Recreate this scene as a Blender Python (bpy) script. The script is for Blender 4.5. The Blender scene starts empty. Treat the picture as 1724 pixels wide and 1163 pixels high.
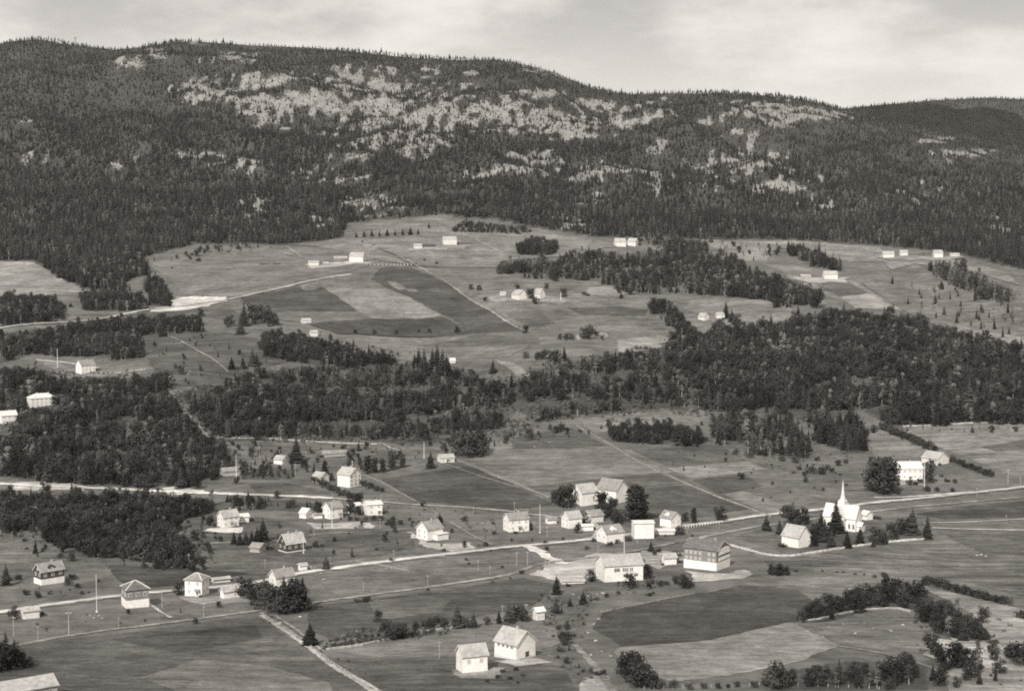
import bpy, bmesh, math, random
import numpy as np
from mathutils import Vector, Matrix
from mathutils.geometry import delaunay_2d_cdt

random.seed(7)
scene = bpy.context.scene
COL = scene.collection

# ------------------------------------------------------------------ camera
FW, FH, FPX = 1724.0, 1163.0, 2368.0          # frame the survey points were read in, focal length in its pixels
CAM_Z = 150.0
PITCH = math.atan(151.5 / FPX)
cam_data = bpy.data.cameras.new('camera')
cam = bpy.data.objects.new('camera', cam_data)
COL.objects.link(cam)
cam.location = (0, 0, CAM_Z)
cam.rotation_euler = (math.pi / 2 - PITCH, 0, 0)
cam_data.sensor_width = 36.0
cam_data.lens = 36.0 * FPX / FW
cam_data.clip_start = 1.0
cam_data.clip_end = 40000.0
scene.camera = cam

# ------------------------------------------------------------------ sky, sun, exposure
SUN_EL, SUN_AZ = math.radians(41), math.radians(-22)     # sun behind the camera, to its right (azimuth from -Y towards +X)
world = bpy.data.worlds.new('World')
scene.world = world
world.use_nodes = True
wn, wl = world.node_tree.nodes, world.node_tree.links
wn.clear()
wout = wn.new('ShaderNodeOutputWorld')
bg = wn.new('ShaderNodeBackground'); bg.inputs['Strength'].default_value = 0.1
sky = wn.new('ShaderNodeTexSky'); sky.sky_type = 'NISHITA'; sky.sun_disc = False
sky.sun_elevation = SUN_EL; sky.sun_rotation = math.pi - SUN_AZ
sky.altitude = 300; sky.air_density = 1.0; sky.dust_density = 1.5
bw = wn.new('ShaderNodeRGBToBW'); wl.new(sky.outputs[0], bw.inputs[0])
tc = wn.new('ShaderNodeTexCoord')
sep = wn.new('ShaderNodeSeparateXYZ'); wl.new(tc.outputs['Generated'], sep.inputs[0])
def wmath(op, a, b=None, clamp=False):
    n = wn.new('ShaderNodeMath'); n.operation = op; n.use_clamp = clamp
    for i, v in enumerate((a, b)):
        if v is None: continue
        if isinstance(v, (int, float)): n.inputs[i].default_value = v
        else: wl.new(v, n.inputs[i])
    return n.outputs[0]
zz = wmath('ADD', wmath('MAXIMUM', sep.outputs['Z'], 0.0), 0.22)   # cloud deck seen in perspective, softened at the horizon
comb = wn.new('ShaderNodeCombineXYZ')
wl.new(wmath('DIVIDE', sep.outputs['X'], zz), comb.inputs['X'])
wl.new(wmath('DIVIDE', sep.outputs['Y'], zz), comb.inputs['Y'])
comb.inputs['Z'].default_value = 3.1
cn = wn.new('ShaderNodeTexNoise'); cn.inputs['Scale'].default_value = 2.3
cn.inputs['Detail'].default_value = 7; cn.inputs['Roughness'].default_value = 0.56; cn.inputs['Distortion'].default_value = 0.0
wl.new(comb.outputs[0], cn.inputs['Vector'])
cr = wn.new('ShaderNodeMapRange'); cr.interpolation_type = 'SMOOTHSTEP'
cr.inputs['From Min'].default_value = 0.34; cr.inputs['From Max'].default_value = 0.62
cr.inputs['To Min'].default_value = 0.0; cr.inputs['To Max'].default_value = 1.0      # thin bright cloud .. grey cloud base
wl.new(cn.outputs['Fac'], cr.inputs['Value'])
mixc = wn.new('ShaderNodeMix'); mixc.data_type = 'FLOAT'; mixc.inputs[0].default_value = 0.80
hz_f = wn.new('ShaderNodeMapRange'); hz_f.interpolation_type = 'SMOOTHSTEP'      # cloud bases fade into bright air at the horizon
hz_f.inputs['From Min'].default_value = 0.08; hz_f.inputs['From Max'].default_value = 0.19
wl.new(sep.outputs['Z'], hz_f.inputs['Value'])
amt = wmath('MULTIPLY', cr.outputs[0], wmath('ADD', wmath('MULTIPLY', hz_f.outputs[0], 0.75), 0.25))
cval = wmath('SUBTRACT', 9.5, wmath('MULTIPLY', amt, 4.4))
wl.new(bw.outputs[0], mixc.inputs[2]); wl.new(cval, mixc.inputs[3])
tint_w = wn.new('ShaderNodeVectorMath'); tint_w.operation = 'SCALE'
tint_w.inputs[0].default_value = (1.045, 1.0, 0.945)
wl.new(mixc.outputs[0], tint_w.inputs['Scale'])
wl.new(tint_w.outputs[0], bg.inputs['Color'])
wl.new(bg.outputs[0], wout.inputs[0])

sun_d = bpy.data.lights.new('sun', 'SUN')
sun_d.energy = 4.4; sun_d.angle = math.radians(0.6); sun_d.color = (1.0, 0.99, 0.965)
sun = bpy.data.objects.new('sun', sun_d); COL.objects.link(sun)
sdir = Vector((math.sin(SUN_AZ) * math.cos(SUN_EL), -math.cos(SUN_AZ) * math.cos(SUN_EL), math.sin(SUN_EL)))
sun.rotation_euler = sdir.to_track_quat('Z', 'Y').to_euler()
sun.location = (400, -300, 900)

vs = scene.view_settings
vs.view_transform = 'Standard'; vs.look = 'None'; vs.exposure = 0.0; vs.gamma = 1.0; vs.use_curve_mapping = False
scene.render.engine = 'CYCLES'
scene.cycles.max_bounces = 4; scene.cycles.diffuse_bounces = 2; scene.cycles.glossy_bounces = 1
scene.cycles.transmission_bounces = 2; scene.cycles.volume_bounces = 0
scene.cycles.use_denoising = False
scene.cycles.filter_width = 1.9

# ------------------------------------------------------------------ terrain as a function
_rng = np.random.RandomState(11)
def make_waves(wl_m, n=9):
    a = _rng.rand(n) * 2 * math.pi; ph = _rng.rand(n) * 2 * math.pi
    k = 2 * math.pi / (wl_m * (0.7 + 0.7 * _rng.rand(n)))
    return np.cos(a) * k, np.sin(a) * k, ph
def waves(w, X, Y):
    r = 0
    for kx, ky, p in zip(*w): r = r + np.sin(X * kx + Y * ky + p)
    return r / math.sqrt(len(w[0]) / 2.0)
W_BIG, W_MID, W_SML = make_waves(420), make_waves(150), make_waves(55)
W_M1, W_M2, W_M3 = make_waves(520), make_waves(190), make_waves(85)
W_D1, W_D2, W_D3, W_D4 = make_waves(300), make_waves(90), make_waves(34), make_waves(900)

PROF = np.array([(-800, 95), (0, 58), (300, 26), (430, 17), (500, 11), (610, 4), (720, 1), (800, -1), (960, 0), (1080, 4), (1180, 10),
                 (1280, 20), (1450, 47), (1600, 60), (1850, 96), (2100, 132), (2400, 180)], float)
RIDGE_Y, FAR_Y, MTN0 = 3900.0, 5300.0, 2400.0
def sil(points, Yd, drop):
    p = np.array(points, float)
    X = (p[:, 0] - 862) / FPX * Yd
    ang = np.arctan((581.5 - (p[:, 1] + drop)) / FPX) - PITCH
    return X, CAM_Z + np.tan(ang) * Yd
RX, RZ = sil([(-1400, 150), (-700, 80), (-300, 88), (-60, 74), (0, 68), (30, 62), (75, 59), (110, 66), (200, 77), (245, 72), (300, 63), (340, 63),
              (420, 69), (520, 73), (600, 80), (700, 92), (760, 95), (830, 93), (880, 101), (930, 114), (990, 139), (1020, 147), (1060, 152),
              (1120, 150), (1200, 151), (1300, 155), (1350, 163), (1400, 174), (1440, 184), (1500, 197), (1600, 217), (1724, 242), (2000, 290),
              (2400, 330), (3200, 340)], RIDGE_Y, 6)
FX, FZ = sil([(-1400, 420), (1100, 420), (1250, 300), (1330, 215), (1380, 186), (1430, 177), (1480, 172), (1560, 165), (1650, 160), (1724, 163),
              (1900, 175), (2400, 170), (3200, 220)], FAR_Y, 4)
def s_curve(t):
    return np.interp(t, [0, .12, .33, .5, .63, .78, .9, 1.0], [0, .075, .245, .40, .55, .74, .895, 1.0])
def smooth01(t):
    t = np.clip(t, 0, 1); return t * t * (3 - 2 * t)
_ys = np.arange(-800, 2401, 10.0)
_pz = np.interp(_ys, PROF[:, 0], PROF[:, 1])
_ker = np.hanning(15); _ker /= _ker.sum()
_pz = np.convolve(np.pad(_pz, 7, mode='edge'), _ker, 'valid')
def H(X, Y):
    X = np.asarray(X, float); Y = np.asarray(Y, float)
    v = np.interp(Y, _ys, _pz)
    gate = smooth01((Y - 120) / 500)
    roll = waves(W_BIG, X, Y) * 3.0 + waves(W_MID, X, Y) * 0.8 + waves(W_SML, X, Y) * 0.16
    v = v + roll * (0.25 + 0.75 * smooth01((Y - 800) / 700)) * gate
    # knoll with the two houses at the left, shelf under the upper farms at the right
    v = v + 9 * np.exp(-((X + 370) / 150) ** 2 - ((Y - 1230) / 140) ** 2)
    v = v + 14 * np.exp(-((X - 760) / 260) ** 2 - ((Y - 2120) / 190) ** 2)
    v = v - 5 * np.exp(-((X - 30) / 190) ** 2 - ((Y - 1190) / 70) ** 2)
    # mountain flank
    zr = np.interp(X * RIDGE_Y / np.maximum(Y, 2200), RX, RZ)      # ridges fan out from the valley
    zr0 = np.interp(X, RX, RZ)
    zr = np.where(Y > RIDGE_Y, zr0, zr)
    t = np.clip((Y - MTN0) / (RIDGE_Y - MTN0), 0, 1)
    z0 = _pz[-1]
    m = z0 + (zr - z0) * s_curve(t)
    bump = waves(W_M1, X, Y) * 17 + waves(W_M2, X, Y) * 8 + waves(W_M3, X, Y) * 3.0
    m = m + bump * smooth01((Y - 2450) / 500) * (1 - 0.8 * smooth01((Y - RIDGE_Y + 330) / 300))
    back = zr0 - (Y - RIDGE_Y) * 0.34
    far = np.interp(X * FAR_Y / np.maximum(Y, 4300), FX, FZ)
    fz = 60 + (far - 60) * s_curve(np.clip((Y - 4050) / (FAR_Y - 4050), 0, 1)) - np.maximum(Y - FAR_Y, 0) * 0.3
    fz = fz + (waves(W_M1, X, Y) * 12 + waves(W_M2, X, Y) * 6) * (1 - smooth01((Y - FAR_Y + 500) / 350))
    b = np.maximum(back, np.maximum(fz, 60))
    out = np.where(Y < MTN0, v, np.where(Y < RIDGE_Y, m + (v - np.interp(Y, _ys, _pz)) * (1 - smooth01((Y - MTN0) / 400)), b))
    return out

CP, SP = math.cos(PITCH), math.sin(PITCH)
def project(X, Y, Z):
    dz = Z - CAM_Z
    dep = Y * CP - dz * SP
    up = Y * SP + dz * CP
    return 862 + FPX * X / dep, 581.5 - FPX * up / dep, dep
_mY = np.geomspace(140, 6500, 2600)
def ground(pts):
    """survey points -> where their sight lines meet the terrain (X, Y, Z)"""
    res = []
    for px, py in pts:
        a = (px - 862) / FPX; b = (581.5 - py) / FPX
        dx, dy, dz = a, CP + b * SP, -SP + b * CP
        X = _mY * dx / dy; Z = CAM_Z + _mY * dz / dy
        d = Z - H(X, _mY)
        k = np.argmax(d < 0)
        if d[k] >= 0: k = len(_mY) - 1
        k = max(k, 1)
        f = d[k - 1] / (d[k - 1] - d[k] + 1e-9)
        y = _mY[k - 1] + (_mY[k] - _mY[k - 1]) * min(max(f, 0), 1)
        x = y * dx / dy
        res.append((x, y, float(H(x, y))))
    return res
def in_poly(poly, x, y):
    """vectorised point in polygon"""
    x = np.asarray(x, float); y = np.asarray(y, float)
    inside = np.zeros(x.shape, bool)
    n = len(poly)
    for i in range(n):
        x0, y0 = poly[i][0], poly[i][1]; x1, y1 = poly[(i + 1) % n][0], poly[(i + 1) % n][1]
        c = ((y0 > y) != (y1 > y))
        xi = (x1 - x0) * (y - y0) / ((y1 - y0) if y1 != y0 else 1e-9) + x0
        inside ^= c & (x < xi)
    return inside

# ------------------------------------------------------------------ helpers: objects, materials
def tag(o, label=None, cat=None, group=None, kind=None):
    if label: o['label'] = label
    if cat: o['category'] = cat
    if group: o['group'] = group
    if kind: o['kind'] = kind
    return o
def link(o, parent=None):
    COL.objects.link(o)
    if parent: o.parent = parent
    return o
def empty(name, loc=(0, 0, 0), rz=0.0, size=1.0):
    o = bpy.data.objects.new(name, None); o.location = loc; o.rotation_euler = (0, 0, rz)
    o.empty_display_size = size
    return link(o)
def mesh_from(name, verts, faces, mats=(), mi=None, smooth=False):
    me = bpy.data.meshes.new(name)
    me.from_pydata(verts, [], faces)
    for m in mats: me.materials.append(m)
    if mi is not None: me.polygons.foreach_set('material_index', mi)
    if smooth: me.polygons.foreach_set('use_smooth', [True] * len(me.polygons))
    me.update()
    return me
def obj(name, me, parent=None, loc=None, rz=None):
    o = bpy.data.objects.new(name, me)
    if loc is not None: o.location = loc
    if rz is not None: o.rotation_euler = (0, 0, rz)
    return link(o, parent)
def lin(s):
    s = s / 255.0
    return s / 12.92 if s <= 0.04045 else ((s + 0.055) / 1.055) ** 2.4
KG = 1.29
def T(s):                       # photograph tone of an open, sunlit surface -> its reflectance
    return lin(s) / KG
def sep_col(v): return (min(v * 1.05, 1), v, v * 0.935, 1)

def nmath(nt, op, a, b=None, clamp=False):
    n = nt.nodes.new('ShaderNodeMath'); n.operation = op; n.use_clamp = clamp
    for i, v in enumerate((a, b)):
        if v is None: continue
        if isinstance(v, (int, float)): n.inputs[i].default_value = v
        else: nt.links.new(v, n.inputs[i])
    return n.outputs[0]
def nnoise(nt, vec, scale, detail=4, rough=0.55, lo=0.0, hi=1.0, fmin=0.3, fmax=0.7, stretch=None):
    if stretch:
        mp = nt.nodes.new('ShaderNodeMapping'); mp.inputs['Scale'].default_value = stretch[0]
        mp.inputs['Rotation'].default_value = (0, 0, stretch[1])
        nt.links.new(vec, mp.inputs['Vector']); vec = mp.outputs[0]
    n = nt.nodes.new('ShaderNodeTexNoise'); n.inputs['Scale'].default_value = scale
    n.inputs['Detail'].default_value = detail; n.inputs['Roughness'].default_value = rough
    nt.links.new(vec, n.inputs['Vector'])
    r = nt.nodes.new('ShaderNodeMapRange'); r.inputs['From Min'].default_value = fmin; r.inputs['From Max'].default_value = fmax
    r.inputs['To Min'].default_value = lo; r.inputs['To Max'].default_value = hi
    nt.links.new(n.outputs['Fac'], r.inputs['Value'])
    return r.outputs[0]
def new_mat(name, rough=0.9, spec=0.15):
    m = bpy.data.materials.new(name); m.use_nodes = True
    nt = m.node_tree; b = nt.nodes['Principled BSDF']
    b.inputs['Roughness'].default_value = rough
    b.inputs['Specular IOR Level'].default_value = spec
    return m, nt, b
def set_value(nt, b, val):
    """scalar reflectance -> warm grey base colour"""
    v = nt.nodes.new('ShaderNodeVectorMath'); v.operation = 'SCALE'; v.inputs[0].default_value = (1.05, 1.0, 0.93)
    if isinstance(val, (int, float)): v.inputs['Scale'].default_value = val
    else: nt.links.new(val, v.inputs['Scale'])
    nt.links.new(v.outputs[0], b.inputs['Base Color'])
def wpos(nt):
    return nt.nodes.new('ShaderNodeNewGeometry').outputs['Position']
_mc = {}
def paint(v, rough=0.75, amt=0.12, scale=0.9, spec=0.2):
    key = ('paint', v, rough, amt, scale)
    if key in _mc: return _mc[key]
    m, nt, b = new_mat('surface_%d' % len(_mc), rough, spec)
    p = wpos(nt)
    f = nmath(nt, 'MULTIPLY', nnoise(nt, p, scale, 4, lo=1 - amt, hi=1 + amt), nnoise(nt, p, scale * 0.23, 2, lo=1 - amt * .6, hi=1 + amt * .6))
    f = nmath(nt, 'MULTIPLY', f, nnoise(nt, p, 2.6, 3, lo=1 - amt * .7, hi=1 + amt * .7, stretch=((3.0, 3.0, 0.22), 0)))
    set_value(nt, b, nmath(nt, 'MULTIPLY', f, v))
    _mc[key] = m
    return m
def soil(v, streak=0.35, ang=0.0, key=None, gravel=False):
    """field / road surface: mottled at several scales, mowing or plough streaks along ang"""
    k = ('soil', round(v, 3), round(streak, 2), round(ang, 2), gravel)
    if k in _mc: return _mc[k]
    m, nt, b = new_mat('ground_%d' % len(_mc), 0.95, 0.08)
    p = wpos(nt)
    f = nnoise(nt, p, 0.02, 6, 0.6, lo=0.62, hi=1.38)
    f = nmath(nt, 'MULTIPLY', f, nnoise(nt, p, 0.10, 5, 0.6, lo=0.78, hi=1.22))
    f = nmath(nt, 'MULTIPLY', f, nnoise(nt, p, 0.9, 5, 0.7, lo=0.72, hi=1.28))
    f = nmath(nt, 'MULTIPLY', f, nnoise(nt, p, 0.05, 5, 0.6, lo=1 - streak, hi=1 + streak, stretch=((0.35, 2.4, 1), -ang)))
    f = nmath(nt, 'MULTIPLY', f, nnoise(nt, p, 0.3, 4, 0.65, lo=0.72, hi=1.28, stretch=((0.5, 1.0, 1), -ang)))
    f = nmath(nt, 'MULTIPLY', f, nnoise(nt, p, 0.25, 3, 0.6, lo=1 - streak * .8, hi=1 + streak * .8, stretch=((0.12, 2.0, 1), -ang)))
    if not gravel:      # small dark tussocks and bare spots
        f = nmath(nt, 'MULTIPLY', f, nnoise(nt, p, 0.35, 2, 0.5, lo=1.0, hi=0.72, fmin=0.60, fmax=0.72))
        f = nmath(nt, 'MULTIPLY', f, nnoise(nt, p, 0.28, 3, 0.6, lo=1.35, hi=1.0, fmin=0.27, fmax=0.36))
    set_value(nt, b, nmath(nt, 'MULTIPLY', f, v))
    bp = nt.nodes.new('ShaderNodeBump'); bp.inputs['Strength'].default_value = 0.5; bp.inputs['Distance'].default_value = 0.3
    nn = nt.nodes.new('ShaderNodeTexNoise'); nn.inputs['Scale'].default_value = 0.8; nn.inputs['Detail'].default_value = 4
    nt.links.new(p, nn.inputs['Vector']); nt.links.new(nn.outputs['Fac'], bp.inputs['Height']); nt.links.new(bp.outputs[0], b.inputs['Normal'])
    _mc[k] = m
    return m
def foliage(name, v, lo=0.7, hi=1.45):
    m, nt, b = new_mat(name, 0.85, 0.12)
    oi = nt.nodes.new('ShaderNodeObjectInfo')
    r = nt.nodes.new('ShaderNodeMapRange'); r.inputs['To Min'].default_value = lo; r.inputs['To Max'].default_value = hi
    nt.links.new(oi.outputs['Random'], r.inputs['Value'])
    n = nnoise(nt, wpos(nt), 0.7, 3, lo=0.7, hi=1.35)
    n2 = nnoise(nt, wpos(nt), 0.02, 4, 0.6, lo=0.5, hi=1.5)
    set_value(nt, b, nmath(nt, 'MULTIPLY', nmath(nt, 'MULTIPLY', nmath(nt, 'MULTIPLY', r.outputs[0], n), n2), v))
    return m

M_SPRUCE = foliage('spruce_needles', 0.033, .5, 1.7)
M_BROAD = foliage('broadleaf_foliage', 0.035, .6, 1.6)
M_BIRCH = foliage('birch_foliage', 0.125, 0.5, 1.4)
M_BUSH = foliage('bush_foliage', 0.042, 0.6, 1.4)
M_SCRUB = foliage('scrub_foliage', 0.12, 0.5, 1.4)
M_BARK = paint(0.10, 0.9, 0.3)
M_BIRCHBARK = paint(0.45, 0.9, 0.3)
M_WHITE = paint(0.77, 0.6, 0.12)
M_OFFWHITE = paint(0.66, 0.7, 0.12)
M_GREYWALL = paint(0.34, 0.8, 0.2)
M_BROWN = paint(0.07, 0.8, 0.25)
M_DKGREY = paint(0.21, 0.8, 0.15)
M_ROOF_L = paint(0.36, 0.75, 0.22, 0.7)
M_ROOF_M = paint(0.24, 0.75, 0.24, 0.7)
M_ROOF_D = paint(0.13, 0.8, 0.25, 0.7)
M_ROOF_W = paint(0.60, 0.7, 0.12, 0.7)
M_CONC = paint(0.62, 0.85, 0.15)
M_BRICK = paint(0.4, 0.85, 0.2)
M_POLE = paint(0.62, 0.7, 0.1)
M_WOODPOLE = paint(0.42, 0.8, 0.2)
M_GLASS, _gt, _gb = new_mat('window_glass', 0.08, 0.6); set_value(_gt, _gb, 0.03)
M_GLASS_L, _gt, _gb = new_mat('pale_sky_glass', 0.2, 0.4); set_value(_gt, _gb, 0.42)  # pale base colour stands in for panes washed out by sky reflection
M_STONE = paint(0.33, 0.9, 0.4, 0.6)

# ------------------------------------------------------------------ wooded areas, read as survey polygons
# forest edge above the upper farms
EDGE = np.array([(-900, 470), (0, 440), (55, 440), (100, 462), (140, 482), (200, 476), (238, 462), (245, 432), (330, 411), (480, 413), (575, 403), (583, 377), (660, 368),
                 (740, 362), (830, 370), (905, 384), (1000, 399), (1100, 402), (1330, 404), (1480, 414), (1600, 425), (1724, 455), (2700, 520)], float)
# bare rock and thin scrub on the mountain: x, y, rx, ry, strength
ROCKS = [(225, 104, 26, 9, .9), (264, 92, 16, 7, .9), (390, 97, 36, 7, 1), (332, 68, 22, 4, .8), (355, 155, 45, 18, .9), (420, 140, 35, 14, .9),
         (455, 172, 55, 22, .95), (330, 140, 30, 9, .8), (590, 128, 34, 16, 1), (645, 134, 32, 15, 1), (480, 132, 28, 11, .9), (555, 175, 65, 36, .9),
         (640, 180, 55, 40, .95), (720, 120, 18, 7, 1), (797, 125, 9, 9, 1), (745, 185, 55, 32, .9), (700, 215, 55, 28, .9), (820, 190, 50, 24, .9),
         (862, 180, 34, 18, 1), (905, 203, 48, 22, 1), (960, 207, 55, 22, 1), (1000, 175, 34, 7, 1), (1045, 200, 26, 18, 1), (925, 157, 24, 7, 1),
         (600, 256, 34, 8, 1), (700, 248, 45, 15, 1), (640, 232, 45, 14, .9), (450, 202, 45, 11, .9), (925, 116, 34, 6, .9), (960, 126, 34, 6, .9), (895, 108, 24, 5, .7),
         (910, 266, 44, 11, 1), (1000, 278, 14, 5, 1), (1045, 286, 44, 8, .9), (1110, 250, 13, 13, 1), (1290, 184, 62, 11, 1), (1345, 192, 62, 10, 1),
         (1310, 210, 24, 9, 1), (1390, 197, 28, 8, .9), (1262, 276, 55, 20, .95), (1278, 315, 10, 12, 1), (1305, 263, 24, 8, 1), (1572, 235, 24, 5, .9),
         (995, 292, 45, 10, .8), (570, 301, 36, 4, 1.2), (1120, 168, 14, 4, .9), (1090, 190, 40, 12, 0.77), (1200, 205, 30, 8, .7), (1250, 225, 25, 8, 0.87),
         (330, 260, 25, 9, 0.77), (410, 275, 40, 10, 0.77), (620, 340, 50, 16, 0.82), (430, 345, 18, 22, 0.82), (1190, 290, 30, 22, 0.77), (1330, 310, 40, 14, 0.77),
         (1110, 305, 22, 18, 0.77), (200, 275, 24, 9, 0.77), (40, 200, 16, 6, 0.77), (70, 265, 30, 7, 0.77), (1540, 325, 50, 14, 0.67), (1690, 385, 40, 16, .7), (1620, 260, 50, 8, 0.67),
         (880, 285, 50, 10, 0.87), (790, 300, 30, 8, 0.72), (1000, 335, 30, 8, 0.77), (960, 375, 40, 8, 0.77), (520, 290, 30, 5, .9), (540, 375, 25, 7, 0.77), (1400, 350, 50, 12, 0.62)]
def rockmask(px, py, X, Y):
    r = np.zeros_like(px)
    for cx, cy, rx, ry, s in ROCKS:
        d = ((px - cx) / rx) ** 2 + ((py - cy) / ry) ** 2
        r = np.maximum(r, s * np.exp(-d * 0.75))
    n = waves(W_D2, X, Y) * 0.20 + waves(W_D3, X, Y) * 0.26
    r = r + n * (r > 0.12)
    return smooth01((r - 0.34) / 0.28) * (r > 0)
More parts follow.
